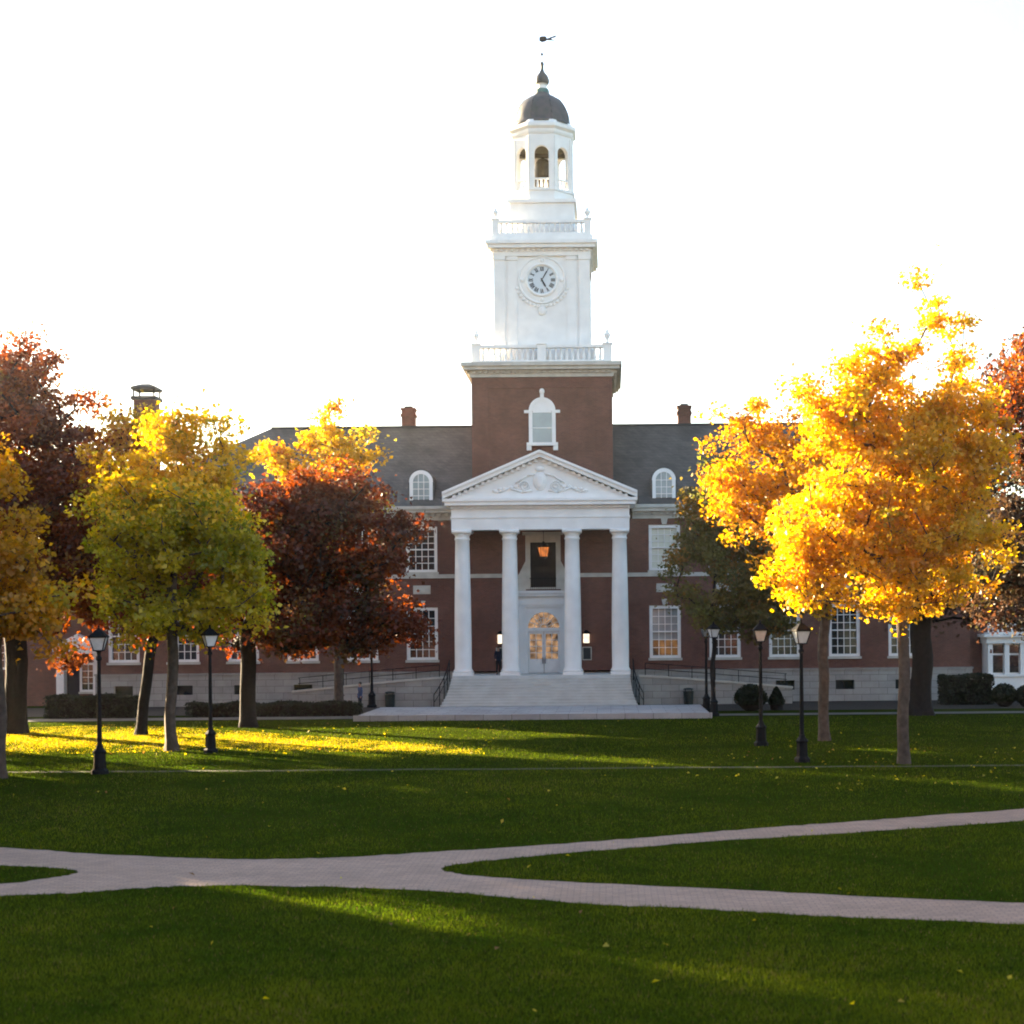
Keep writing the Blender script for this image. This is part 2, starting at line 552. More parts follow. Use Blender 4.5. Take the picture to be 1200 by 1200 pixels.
# dormers
def dormer(x):
    d = MB()
    d.prism(arch_outline(0.82, 12.75, 14.22), 0.1, 3.2)
    do = d.build('dormer', M['slate'], hall)
    f = MB()
    arch_panel(f, 0.74, 12.9, 14.2, 0.52, 12.9, 14.2, 0.0, 0.08)
    f.v = f.v[:16]
    f.f = f.f[:12]
    n = 16
    for k in range(n):
        a, b = math.pi * k / n, math.pi * (k + 1) / n
        f.prism([(0.52 * math.cos(a), 14.2 + 0.52 * math.sin(a)), (0.76 * math.cos(a), 14.2 + 0.76 * math.sin(a)),
                 (0.76 * math.cos(b), 14.2 + 0.76 * math.sin(b)), (0.52 * math.cos(b), 14.2 + 0.52 * math.sin(b))], 0.0, 0.08)
    f.box(-0.82, 0.82, -0.08, 0.1, 12.76, 12.9)
    for xx in (-0.17, 0.17):
        f.box(xx - 0.02, xx + 0.02, 0.02, 0.06, 12.9, 14.7)
    for zz in (13.33, 13.76, 14.2):
        f.box(-0.52, 0.52, 0.025, 0.055, zz - 0.02, zz + 0.02)
    fo = f.build('window_frame', M['trim'], do)
    p = MB().prism(arch_outline(0.53, 12.9, 14.2), 0.062, 0.075).build('pane', M['dormer'], do)
    do.location = (x, 0, 0)
    for q in do.data.vertices:
        q.co.x -= 0
    return do
d0 = dormer(-7.75)
for x in (7.75, -15.37, 15.37):
    c = copy_tree(d0, hall)
    c.location = (x, 0, 0)

# portico
CZ0, CZ1 = 1.94, 10.9
colm = MB()
colm.box(-0.62, 0.62, -0.62, 0.62, CZ0, CZ0 + 0.18)
colm.lathe([(0.6, CZ0 + 0.18), (0.62, CZ0 + 0.28), (0.56, CZ0 + 0.36), (0.525, CZ0 + 0.45), (0.525, CZ0 + 2.8), (0.50, CZ0 + 5.0), (0.46, CZ0 + 7.2),
            (0.435, CZ1 - 0.62), (0.48, CZ1 - 0.58), (0.48, CZ1 - 0.52), (0.44, CZ1 - 0.48), (0.44, CZ1 - 0.36), (0.56, CZ1 - 0.2)], 28)
colm.box(-0.6, 0.6, -0.6, 0.6, CZ1 - 0.2, CZ1)
c0 = colm.build('column', M['trim'], hall)
for p in c0.data.polygons:
    p.use_smooth = len(p.vertices) == 4 and abs(p.normal.z) < 0.9 and p.area < 0.6 and p.index > 5
for i, x in enumerate((-4.86, -1.93, 1.93, 4.86)):
    o = c0 if i == 0 else copy_tree(c0, hall)
    o.location = (x, -3.0, 0)
en = MB()
en.box(-5.48, 5.48, -3.52, -2.48, 10.9, 12.2)
en.box(-5.48, -4.4, -2.48, -0.1, 10.9, 12.2)
en.box(4.4, 5.48, -2.48, -0.1, 10.9, 12.2)
en.box(-5.53, 5.53, -3.57, -0.1, 11.62, 11.72)
k = -5.5
while k < 5.4:
    en.box(k, k + 0.2, -3.72, -3.52, 12.2, 12.36)
    k += 0.4
en.box(-5.5, 5.5, -3.56, -0.1, 12.2, 12.38)
en.box(-5.85, 5.85, -3.95, -0.05, 12.38, 12.62)
en.box(-5.98, 5.98, -4.05, -0.05, 12.62, 12.8)
en.build('entablature', M['trim'], hall)
MB().box(-4.4, 4.4, -2.48, -0.02, 11.3, 11.4).build('porch_ceiling', M['stone'], hall)
AP = 15.75
ped = MB()
for s in (-1, 1):
    def rk(u0, u1, y0, y1):
        # raking band between heights u0, u1 above the tympanum slope
        ped.prism([(s * 5.98, 12.8 + u0), (s * 5.98, 12.8 + u1), (0, AP - 0.42 + u1), (0, AP - 0.42 + u0)], y0, y1)
    rk(0.0, 0.25, -3.95, -3.2)
    rk(0.25, 0.42, -4.08, -3.0)
    n = 16
    for k in range(n):
        t = (k + 0.7) / (n + 0.4)
        x, z = s * 5.9 * (1 - t), 12.8 + (AP - 0.42 - 12.8) * t
        if t > 0.06:
            ped.box(x - 0.1, x + 0.1, -3.74, -3.5, z - 0.2, z - 0.02)
ped.prism([(-5.7, 12.8), (5.7, 12.8), (0, AP - 0.45)], -3.52, -3.3)
ped_o = ped.build('pediment', M['trim'], hall)
ct = MB()
ct.ball((0, -3.55, 13.85), 0.42, 0.14, 0.58)
ct.ball((0, -3.64, 13.85), 0.28, 0.1, 0.42)
ct.ball((0, -3.55, 14.6), 0.3, 0.1, 0.16)
for s in (-1, 1):
    pts = []
    for k in range(26):
        t = k / 25
        a = t * 3.6 * math.pi
        r = 0.34 * (1 - 0.75 * t)
        pts.append((s * (0.95 + r * math.cos(a)), -3.56, 13.55 + r * math.sin(a)))
    ct.path(pts, 0.06, 5)
    ct.path([(s * 0.5, -3.56, 13.3), (s * 1.1, -3.56, 13.2), (s * 1.9, -3.56, 13.45), (s * 2.5, -3.56, 13.2), (s * 2.9, -3.56, 13.28)], 0.07, 5)
    ct.path([(s * 0.35, -3.56, 14.3), (s * 0.8, -3.56, 14.2), (s * 1.5, -3.56, 13.75)], 0.06, 5)
    for q in range(5):
        ct.ball((s * (1.5 + 0.32 * q), -3.55, 13.5 - 0.06 * q + 0.05 * (q % 2)), 0.15, 0.08, 0.11, 8, 5)
ct.build('cartouche', M['trim'], ped_o, True)
pr = MB()
pr.add([(-6.1, -3.95, 12.86), (-6.1, 4.5, 12.86), (0, 4.5, AP + 0.06), (0, -3.95, AP + 0.06), (6.1, -3.95, 12.86), (6.1, 4.5, 12.86)],
       [(0, 3, 2, 1), (3, 4, 5, 2)])
for p in list(pr.v):
    pass
pr.add([(x, y, z - 0.05) for x, y, z in pr.v[:6]], [(0, 1, 2, 3), (3, 2, 5, 4)])
pr.build('portico_roof', M['slate'], hall)

# entrance: surround, fanlight, doors
sur = MB()
arch_panel(sur, 1.78, 1.94, 6.15, 1.0, 1.94, 4.84, -0.12, 0.25)
sur.box(-1.0, 1.0, -0.06, 0.2, 4.6, 4.84)
for s in (-1, 1):
    a, b = sorted((s * 1.2, s * 1.62))
    sur.box(a, b, -0.24, -0.12, 2.2, 5.95)
    sur.box(a - 0.06, b + 0.06, -0.28, -0.12, 1.94, 2.2)
    sur.box(a - 0.05, b + 0.05, -0.27, -0.12, 5.95, 6.15)
sur.box(-1.8, 1.8, -0.22, 0.25, 6.15, 6.3)
sur.box(-1.8, 1.8, -0.28, 0.25, 6.3, 6.85)
sur.box(-1.92, 1.92, -0.5, 0.2, 6.85, 7.02)
sur.box(-2.0, 2.0, -0.6, 0.2, 7.02, 7.2)
su_o = sur.build('door_surround', M['door'], hall)
fan = MB()
for k in range(1, 8):
    a = math.pi * k / 8
    fan.tube((0.2 * math.cos(a), 0.08, 4.84 + 0.2 * math.sin(a)), (0.99 * math.cos(a), 0.08, 4.84 + 0.99 * math.sin(a)), 0.022, 0.022, 5)
for r in (0.22, 0.62):
    fan.path([(r * math.cos(math.pi * k / 12), 0.08, 4.84 + r * math.sin(math.pi * k / 12)) for k in range(13)], 0.022, 5)
fa_o = fan.build('fanlight', M['door'], hall)
MB().prism([(0.99 * math.cos(math.pi * k / 20), 4.845 + 0.985 * math.sin(math.pi * k / 20)) for k in range(21)], 0.12, 0.14).build('pane', M['warmpane'], fa_o)  # reflection in the fanlight imitated by a glowing pane
for s in (-1, 1):
    d = MB()
    a, b = sorted((s * 0.015, s * 0.99))
    d.box(a, b, 0.05, 0.12, 1.96, 2.85)
    d.box(a, a + 0.1, 0.05, 0.12, 2.85, 4.59)
    d.box(b - 0.1, b, 0.05, 0.12, 2.85, 4.59)
    d.box(a + 0.1, b - 0.1, 0.05, 0.12, 4.45, 4.59)
    m = (a + b) / 2
    d.box(m - 0.02, m + 0.02, 0.06, 0.1, 2.85, 4.45)
    for zz in (3.25, 3.65, 4.05):
        d.box(a + 0.1, b - 0.1, 0.062, 0.098, zz - 0.02, zz + 0.02)
    d.box(a + 0.16, b - 0.16, 0.03, 0.05, 2.1, 2.7)
    do = d.build('door', M['door'], hall)
    MB().box(a + 0.1, b - 0.1, 0.103, 0.113, 2.85, 4.45).build('pane', M['warmpane'], do)
    MB().box(s * 0.08 - 0.02, s * 0.08 + 0.02, -0.03, 0.05, 2.55, 2.95).build('handle', M['iron'], do)

# tall opening above the door
up = MB()
pierced(up, -1.12, 1.12, 7.3, 10.75, -0.1, 0.28, [(-0.82, 0.82, 7.42, 10.3)])
up.box(-1.3, 1.3, -0.2, 0.1, 10.75, 10.95)
for s in (-1, 1):
    a, b = sorted((s * 1.12, s * 1.72))
    up.prism([(s * 1.12, 7.22), (s * 1.7, 7.22), (s * 1.7, 8.0), (s * 1.5, 8.35), (s * 1.28, 8.8), (s * 1.12, 9.1)], -0.1, -0.005)
up_o = up.build('balcony_window', M['stone'], hall)
MB().box(-0.82, 0.82, 0.2, 0.24, 7.42, 10.3).build('pane', M['dark'], up_o)
mu = MB()
mu.box(-0.03, 0.03, 0.12, 0.18, 7.42, 10.3)
mu.box(-0.82, 0.82, 0.12, 0.18, 8.85, 8.93)
mu.build('sash', M['dark'], up_o)
br = MB()
for k in range(13):
    x = -0.78 + 0.13 * k
    br.box(x - 0.012, x + 0.012, -0.5, -0.476, 7.2, 7.95)
br.box(-0.85, 0.85, -0.51, -0.466, 7.95, 8.0)
br.build('balcony_rail', M['iron'], up_o)

# steps with flaring ends, porch floor
st = MB()
st.box(-5.45, 5.45, -4.1, -0.14, 0, CZ0)
NS = 12
for i in range(NS - 1):
    z1 = CZ0 * (NS - 1 - i) / NS
    y1 = -4.1 - 0.33 * i
    hw = 5.46 + 0.55 * ((i + 1) / NS) ** 2.2
    st.box(-hw, hw, y1 - 0.33, y1 + 0.02, 0, z1)
    st.box(-hw - 0.0, hw + 0.0, y1 - 0.37, y1 - 0.33, z1 - 0.05, z1 + 0.0)
st.build('steps', M['steps'], hall)

# ---- tower
TY, TH = 4.92, 4.51
tw = MB()
tw.box(-TH + 0.06, TH - 0.06, TY - TH + 0.06, TY + TH - 0.06, 9.0, 20.9)
for sx in (-1, 1):
    for sy in (-1, 1):
        x0, x1 = sorted((sx * TH, sx * (TH - 1.1)))
        y0, y1 = sorted((TY + sy * TH, TY + sy * (TH - 1.1)))
        tw.box(x0, x1, y0, y1, 12.2, 20.9)
q = TH - 1.1
for s in (-1, 1):
    y0, y1 = sorted((TY + s * TH, TY + s * (TH - 0.2)))
    tw.box(-q, q, y0, y1, 20.2, 20.9)
    x0, x1 = sorted((s * TH, s * (TH - 0.2)))
    tw.box(x0, x1, TY - q, TY + q, 20.2, 20.9)
tw.build('tower_shaft', M['brick'], hall)
tc = MB()
tc.sq(TH + 0.1, 0, TY, 20.9, 21.15)
for i in range(24):
    t = -TH + (2 * TH) * (i + 0.5) / 24
    for s in (-1, 1):
        tc.box(t - 0.1, t + 0.1, *sorted((TY + s * (TH + 0.1), TY + s * (TH + 0.3))), 21.15, 21.32)
        tc.box(*sorted((s * (TH + 0.1), s * (TH + 0.3))), TY + t - 0.1, TY + t + 0.1, 21.15, 21.32)
tc.sq(TH + 0.1, 0, TY, 21.15, 21.34)
tc.sq(TH + 0.48, 0, TY, 21.34, 21.56)
tc.sq(TH + 0.62, 0, TY, 21.56, 21.8)
tc.build('tower_cornice', M['stone'], hall)

def balustrade(half, z0, z1, post, nb, mid, urn_z):
    b = MB()
    for s in (-1, 1):
        b.box(-half + post, half - post, *sorted((TY + s * (half - 0.08), TY + s * (half - post + 0.08))), z0, z0 + 0.22)
        b.box(*sorted((s * (half - 0.08), s * (half - post + 0.08))), TY - half + post, TY + half - post, z0, z0 + 0.22)
        b.box(-half + post, half - post, *sorted((TY + s * (half - 0.05), TY + s * (half - post + 0.05))), z1 - 0.2, z1 - 0.02)
        b.box(*sorted((s * (half - 0.05), s * (half - post + 0.05))), TY - half + post, TY + half - post, z1 - 0.2, z1 - 0.02)
        for i in range(nb):
            t = -half + post + 2 * (half - post) * (i + 0.5) / nb
            c = half - post / 2
            zz0, zz1 = z0 + 0.22, z1 - 0.2
            prof = [(0.07, zz0), (0.11, zz0 + 0.25 * (zz1 - zz0)), (0.055, zz0 + 0.75 * (zz1 - zz0)), (0.08, zz1)]
            b.lathe(prof, 6, t, TY + s * c)
            b.lathe(prof, 6, s * c, TY + t)
    spots = [(sx * (half - post / 2), TY + sy * (half - post / 2)) for sx in (-1, 1) for sy in (-1, 1)]
    for x, y in spots + ([(0, TY - half + post / 2), (0, TY + half - post / 2)] if mid else []):
        b.box(x - post / 2, x + post / 2, y - post / 2, y + post / 2, z0, z1)
        b.box(x - post / 2 - 0.05, x + post / 2 + 0.05, y - post / 2 - 0.05, y + post / 2 + 0.05, z1, z1 + 0.08)
    bo = b.build('balustrade', M['trim'], hall)
    for x, y in spots:
        u = MB()
        h = urn_z - z1 - 0.08
        u.lathe([(0.1, z1 + 0.08), (0.06, z1 + 0.08 + 0.2 * h), (0.2, z1 + 0.08 + 0.5 * h), (0.21, z1 + 0.08 + 0.65 * h), (0.08, z1 + 0.08 + 0.8 * h), (0.1, z1 + 0.08 + 0.88 * h), (0.02, urn_z)], 10, x, y)
        u.build('urn', M['trim'], bo, True)
balustrade(TH - 0.02, 21.8, 23.0, 0.55, 22, True, 24.0)

CH = 3.12
cs = MB()
cs.sq(CH + 0.22, 0, TY, 21.8, 22.9)
cs.sq(CH + 0.12, 0, TY, 22.9, 23.15)
cs.sq(CH - 0.12, 0, TY, 23.15, 29.3)
for sy in (-1, 1):
    for sx in (-1, 1):
        for a, b in ((2.42, 3.12), (1.62, 2.22)):
            x0, x1 = sorted((sx * a, sx * b))
            e = 0.12 if b > 3 else 0.06
            y0, y1 = sorted((TY + sy * (CH - 0.12 + e), TY + sy * (CH - 0.4)))
            cs.box(x0, x1, y0, y1, 23.15, 29.0)
            y0, y1 = sorted((TY + sy * (CH - 0.06 + e), TY + sy * (CH - 0.4)))
            cs.box(x0 - 0.06, x1 + 0.06, y0, y1, 23.15, 23.5)
            cs.box(x0 - 0.05, x1 + 0.05, y0, y1, 28.75, 29.0)
            if b < 3:
                xa, xb = sorted((sx * (CH - 0.12 + e), sx * (CH - 0.4)))
                for u, v in ((TY + 1.62, TY + 2.22), (TY - 2.22, TY - 1.62)):
                    cs.box(xa, xb, u, v, 23.15, 29.0)
cs.sq(CH + 0.05, 0, TY, 29.0, 29.3)
for i in range(18):
    t = -CH + 2 * CH * (i + 0.5) / 18
    for s in (-1, 1):
        cs.box(t - 0.08, t + 0.08, *sorted((TY + s * (CH + 0.05), TY + s * (CH + 0.2))), 29.3, 29.46)
        cs.box(*sorted((s * (CH + 0.05), s * (CH + 0.2))), TY + t - 0.08, TY + t + 0.08, 29.3, 29.46)
cs.sq(CH + 0.05, 0, TY, 29.3, 29.48)
cs.sq(CH + 0.38, 0, TY, 29.48, 29.72)
cs.sq(CH + 0.5, 0, TY, 29.72, 29.95)
cs.sq(CH + 0.2, 0, TY, 29.95, 30.3)
cs.box(-0.4, 0.4, TY - CH - 0.3, TY - CH - 0.22, 22.35, 22.8)
cs.build('clock_stage', M['trim'], hall)
balustrade(3.2, 30.3, 31.35, 0.42, 16, False, 32.15)

# clock
FY, FZ = TY - CH + 0.12, 27.45
ck = MB()
vs, prof = [], [(0.93, 0.0), (0.93, 0.12), (1.02, 0.17), (1.1, 0.12), (1.1, 0.05), (1.42, 0.05), (1.46, 0.1), (1.54, 0.1), (1.56, 0.0)]
n = 48
fs = []
for r, d in prof:
    for k in range(n):
        a = 2 * math.pi * k / n
        vs.append((r * math.cos(a), FY - d, FZ + r * math.sin(a)))
for j in range(len(prof) - 1):
    for k in range(n):
        fs.append((j * n + k, j * n + (k + 1) % n, (j + 1) * n + (k + 1) % n, (j + 1) * n + k))
ck.add(vs, fs)
for a in (0, 90, 180, 270):
    ck.ball((1.28 * math.cos(R(a)), FY - 0.08, FZ + 1.28 * math.sin(R(a))), 0.14, 0.07, 0.14, 8, 6)
for k in range(17):
    a = R(200 + 140 * k / 16)
    ck.ball((1.75 * math.cos(a), FY - 0.05, FZ + 0.05 + 1.75 * math.sin(a)), 0.13, 0.06, 0.13, 7, 5)
ck.ball((0, FY - 0.05, FZ - 2.0), 0.28, 0.1, 0.3, 8, 6)
ck_o = ck.build('clock', M['trim'], hall)
MB().prism([(0.94 * math.cos(2 * math.pi * k / 40), FZ + 0.94 * math.sin(2 * math.pi * k / 40)) for k in range(40)], FY - 0.04, FY - 0.005).build('dial', M['dial'], ck_o)
num = MB()
roman = ['XII', 'I', 'II', 'III', 'IIII', 'V', 'VI', 'VII', 'VIII', 'IX', 'X', 'XI']
def bar(p, q, t, basis):
    (ax, az), (bx, bz) = p, q
    d = Vector((bx - ax, bz - az)).normalized()
    nx, nz = -d.y * t / 2, d.x * t / 2
    pts = [(ax + nx, az + nz), (ax - nx, az - nz), (bx - nx, bz - nz), (bx + nx, bz + nz)]
    num.prism([basis(u, v) for u, v in pts], FY - 0.06, FY - 0.042)
for hr, s in enumerate(roman):
    a = R(90 - 30 * hr)
    rad, tan = (math.cos(a), math.sin(a)), (math.sin(a), -math.cos(a))
    basis = lambda u, v: ((0.72 + v) * rad[0] + u * tan[0], FZ + (0.72 + v) * rad[1] + u * tan[1])
    wd = {'I': 0.07, 'V': 0.13, 'X': 0.13}
    tot = sum(wd[c] for c in s)
    u = -tot / 2
    for c in s:
        m = u + wd[c] / 2
        if c == 'I': bar((m, -0.14), (m, 0.14), 0.042, basis)
        if c == 'V':
            bar((m - 0.05, 0.14), (m, -0.14), 0.042, basis); bar((m + 0.05, 0.14), (m, -0.14), 0.03, basis)
        if c == 'X':
            bar((m - 0.05, 0.14), (m + 0.05, -0.14), 0.042, basis); bar((m + 0.05, 0.14), (m - 0.05, -0.14), 0.03, basis)
        u += wd[c]
num.build('numerals', M['numeral'], ck_o)
def hand(deg, ln, wd, y):
    a = R(90 - deg)
    h = MB()
    r, t = Vector((math.cos(a), math.sin(a))), Vector((math.sin(a), -math.cos(a)))
    pts = [r * -0.12 + t * wd * 0.6, r * -0.12 - t * wd * 0.6, r * ln * 0.75 - t * wd, r * ln, r * ln * 0.75 + t * wd]
    h.prism([(p.x, FZ + p.y) for p in pts], y, y + 0.012)
    h.build('hand', M['numeral'], ck_o)
hand(152, 0.55, 0.06, FY - 0.085)
hand(30, 0.75, 0.04, FY - 0.105)

# tower window
tf = TY - TH + 0.06
wn = MB()
arch_panel(wn, 0.86, 16.7, 18.75, 0.62, 16.7, 18.6, tf - 0.1, tf)
wn.v, wn.f = wn.v[:16], wn.f[:12]
for k in range(16):
    a, b = math.pi * k / 16, math.pi * (k + 1) / 16
    wn.prism([(0.62 * math.cos(a), 18.75 + 0.62 * math.sin(a)), (0.86 * math.cos(a), 18.75 + 0.86 * math.sin(a)),
              (0.86 * math.cos(b), 18.75 + 0.86 * math.sin(b)), (0.62 * math.cos(b), 18.75 + 0.62 * math.sin(b))], tf - 0.1, tf)
wn.box(-1.0, 1.0, tf - 0.25, tf, 16.5, 16.7)
for s in (-1, 1):
    wn.box(*sorted((s * 0.7, s * 1.0)), tf - 0.2, tf, 16.2, 16.5)
    wn.box(*sorted((s * 0.8, s * 1.15)), tf - 0.16, tf, 18.6, 18.78)
wn.box(-0.6, 0.6, tf - 0.06, tf - 0.02, 18.62, 18.75)
wn.box(-0.6, 0.6, tf - 0.06, tf - 0.02, 17.62, 17.68)
wn.ball((0, tf - 0.1, 19.98), 0.17, 0.15, 0.2, 8, 6)
wn.box(-0.12, 0.12, tf - 0.16, tf, 19.5, 19.85)
wn_o = wn.build('tower_window', M['trim'], hall)
MB().box(-0.62, 0.62, tf - 0.03, tf - 0.01, 16.7, 18.62).build('pane', M['towerglass'], wn_o)
MB().prism([(-0.62, 18.75)] + [(0.62 * math.cos(math.pi * k / 14), 18.75 + 0.62 * math.sin(math.pi * k / 14)) for k in range(15)][0:14], tf - 0.06, tf - 0.01).build('fan_panel', M['trim'], wn_o)

# lantern stage (belfry)
lb = MB()
lb.sq(2.12, 0, TY, 30.3, 32.72)
lb.sq(2.26, 0, TY, 32.72, 32.95)
oc = math.pi / 8
k8 = 1 / math.cos(oc)
lb.lathe([(2.02 * k8, 32.95), (2.02 * k8, 33.55), (2.1 * k8, 33.6), (2.1 * k8, 33.75)], 8, 0, TY, oc)
lb.build('lantern_base', M['trim'], hall)
la = MB()
AP8 = 1.95
fw = AP8 * math.tan(oc)
for k in range(8):
    ang = math.pi / 4 * k
    ca, sa = math.cos(ang), math.sin(ang)
    def tfm(p, ca=ca, sa=sa):
        x, y = p[0], p[1]
        return (x * ca - y * sa, TY + x * sa + y * ca, p[2])
    arch_panel(la, fw, 33.75, 37.35, 0.47, 33.75, 36.1, -AP8, -AP8 + 0.28, tf=tfm)
    b = MB()
    for i in range(3):
        b.lathe([(0.06, 33.75), (0.09, 33.95), (0.05, 34.25), (0.06, 34.35)], 6, -0.28 + 0.28 * i, -AP8 + 0.14)
    b.box(-0.47, 0.47, -AP8 + 0.06, -AP8 + 0.22, 34.35, 34.45)
    b.box(-fw + 0.02, -fw + 0.2, -AP8 - 0.06, -AP8, 33.75, 37.2)
    b.box(fw - 0.2, fw - 0.02, -AP8 - 0.06, -AP8, 33.75, 37.2)
    b.v = [tfm(p) for p in b.v]
    la.add(b.v, b.f)
la.lathe([(2.0 * k8, 37.35), (2.05 * k8, 37.5), (2.05 * k8, 37.65), (2.2 * k8, 37.8), (2.2 * k8, 38.0), (1.95 * k8, 38.15), (1.9 * k8, 38.3)], 8, 0, TY, oc)
la.build('belfry', M['trim'], hall)
be = MB()
be.lathe([(0.8, 34.55), (0.74, 34.7), (0.62, 35.0), (0.55, 35.5), (0.5, 35.9), (0.36, 36.15), (0.1, 36.25), (0.06, 36.5)], 20, 0, TY)
be.box(-1.6, 1.6, TY - 0.1, TY + 0.1, 36.3, 36.55)
be.lathe([(1.6, 36.75), (1.6, 37.3)], 16, 0, TY)
be.build('bell', M['bell'], hall, False)
dm = MB()
dm.lathe([(2.0, 38.2), (1.96, 38.38), (1.84, 38.5), (1.83, 38.8), (1.75, 39.2), (1.58, 39.6), (1.30, 39.98), (0.9, 40.25), (0.62, 40.42), (0.47, 40.6)], 32, 0, TY)
for k in range(8):
    a = oc + k * math.pi / 4
    pts = [(r * math.cos(a), TY + r * math.sin(a), z) for r, z in [(1.84, 38.5), (1.83, 38.8), (1.75, 39.2), (1.58, 39.6), (1.30, 39.98), (0.9, 40.25), (0.62, 40.42)]]
    dm.path(pts, 0.04, 5)
dm_o = dm.build('dome', M['dome'], hall, True)
MB().lathe([(0.48, 40.55), (0.46, 40.8), (0.42, 40.88)], 16, 0, TY).build('dome_collar', M['patina'], dm_o)
MB().lathe([(0.36, 40.86), (0.36, 40.95), (0.3, 41.0), (0.3, 41.15), (0.4, 41.22)], 16, 0, TY).build('cupola', M['trim'], hall)
MB().lathe([(0.36, 41.2), (0.46, 41.32), (0.48, 41.5), (0.38, 41.78), (0.2, 42.0), (0.1, 42.2), (0.1, 42.5), (0.14, 42.6), (0.06, 42.75)], 16, 0, TY).build('finial', M['dome'], hall, True)
va = MB()
va.tube((0, TY, 42.7), (0, TY, 44.45), 0.022, 0.018, 6)
va.ball((0, TY, 43.25), 0.09)
va.prism([(-0.16, 44.15), (0.0, 44.08), (0.2, 44.1), (0.32, 44.18), (0.32, 44.42), (0.2, 44.46), (0.0, 44.46), (-0.16, 44.4)], TY - 0.02, TY + 0.02)
va.prism([(0.32, 44.3), (0.5, 44.36), (0.95, 44.52), (0.95, 44.4), (0.6, 44.3), (0.9, 44.16), (0.32, 44.2)], TY - 0.012, TY + 0.012)
va.build('weather_vane', M['iron'], hall)

# ------------------------------------------------------------------ terrace, ramps, railings
ter = MB()
ter.box(-9.3, 9.5, -16.6, -7.75, 0, 0.26)
ter.box(-9.4, 9.6, -16.75, -16.6, 0, 0.30)
to = ter.build('stone_terrace', M['terrace'])
to.location = (CX, Y0, 0)
tag(to, 'low pale stone terrace at the foot of the entrance steps', 'terrace')
for s, lab in ((-1, 'pale stone ramp wall left of the entrance steps, bins before it'), (1, 'pale stone ramp wall right of the entrance steps, by the round shrub')):
    rw = thing('ramp_wall', lab, 'wall', (CX, Y0, 0), 0, 'ramp walls beside the steps')
    m = MB()
    m.prism([(s * 6.05, 0), (s * 6.05, 1.75), (s * 9.0, 1.55), (s * 15.5, 0.95), (s * 15.5, 0)], -2.7, -2.3)
    m.build('wall', M['ashlar'], rw)
    m = MB()
    m.prism([(s * 6.0, 1.75), (s * 6.0, 1.87), (s * 9.0, 1.67), (s * 15.55, 1.07), (s * 15.55, 0.95), (s * 9, 1.55)], -2.76, -2.24)
    m.build('coping', M['stone'], rw)
    rl_ = thing('ramp_railing', 'thin black iron railing on the %s ramp wall' % ('left' if s < 0 else 'right'), 'railing', (CX, Y0, 0), 0, 'black ramp railings')
    m = MB()
    for k in range(7):
        x = 6.4 + 1.45 * k
        z = 1.87 - (x - 6) * 0.083
        m.tube((s * x, -2.5, z), (s * x, -2.5, z + 0.75), 0.025, 0.025, 6)
    m.build('post', M['iron'], rl_)
    m = MB()
    for dz in (0.4, 0.75):
        m.path([(s * 6.4, -2.5, 1.84 + dz), (s * 9, -2.5, 1.63 + dz), (s * 15.2, -2.5, 1.1 + dz)], 0.025, 6)
    m.build('rail', M['iron'], rl_)
    hr = thing('step_railing', 'curved black iron handrail at the %s end of the entrance steps' % ('left' if s < 0 else 'right'), 'railing', (CX, Y0, 0), 0, 'black step handrails')
    m = MB()
    pts = []
    for k in range(9):
        t = k / 8
        x = 5.62 + 0.55 * t * t
        pts.append((s * x, -4.0 - 3.6 * t, 1.94 * (1 - t) + 0.95))
    m.path(pts, 0.035, 6)
    m.path([(a, b, c - 0.45) for a, b, c in pts], 0.02, 6)
    m.build('rail', M['iron'], hr)
    for k in (0, 2, 4, 6, 8):
        a, b, c = pts[k]
        MB().tube((a, b, max(0.0, c - 1.3)), (a, b, c), 0.025, 0.025, 6).build('post', M['iron'], hr)

# ------------------------------------------------------------------ neighbouring buildings
def simple_window(par, x, y, z, hw, h, cols=3, rows=4):
    f = MB()
    f.box(-hw, -hw + 0.14, -0.06, 0.06, 0, h)
    f.box(hw - 0.14, hw, -0.06, 0.06, 0, h)
    f.box(-hw + 0.14, hw - 0.14, -0.06, 0.06, 0, 0.14)
    f.box(-hw + 0.14, hw - 0.14, -0.06, 0.06, h - 0.14, h)
    for k in range(1, cols):
        u = -hw + 0.14 + 2 * (hw - 0.14) * k / cols
        f.box(u - 0.02, u + 0.02, -0.03, 0.03, 0.14, h - 0.14)
    for k in range(1, rows):
        v = 0.14 + (h - 0.28) * k / rows
        f.box(-hw + 0.14, hw - 0.14, -0.028, 0.028, v - 0.02, v + 0.02)
    fo = f.build('window', M['trim'], par)
    fo.location = (x, y, z)
    MB().box(-hw + 0.14, hw - 0.14, 0.035, 0.05, 0.14, h - 0.14).build('pane', M['glass'], fo)
    MB().box(-hw - 0.06, hw + 0.06, -0.12, 0.04, -0.13, 0).build('sill', M['stone'], fo)

def hip_roof(x0, x1, y0, y1, z0, z1, par):
    d = (y1 - y0) / 2
    r = MB()
    r.add([(x0, y0, z0), (x1, y0, z0), (x1, y1, z0), (x0, y1, z0), (x0 + d, y0 + d, z1), (x1 - d, y0 + d, z1)],
          [(0, 1, 5, 4), (1, 2, 5), (2, 3, 4, 5), (3, 0, 4), (3, 2, 1, 0)])
    return r.build('roof', M['slate'], par)

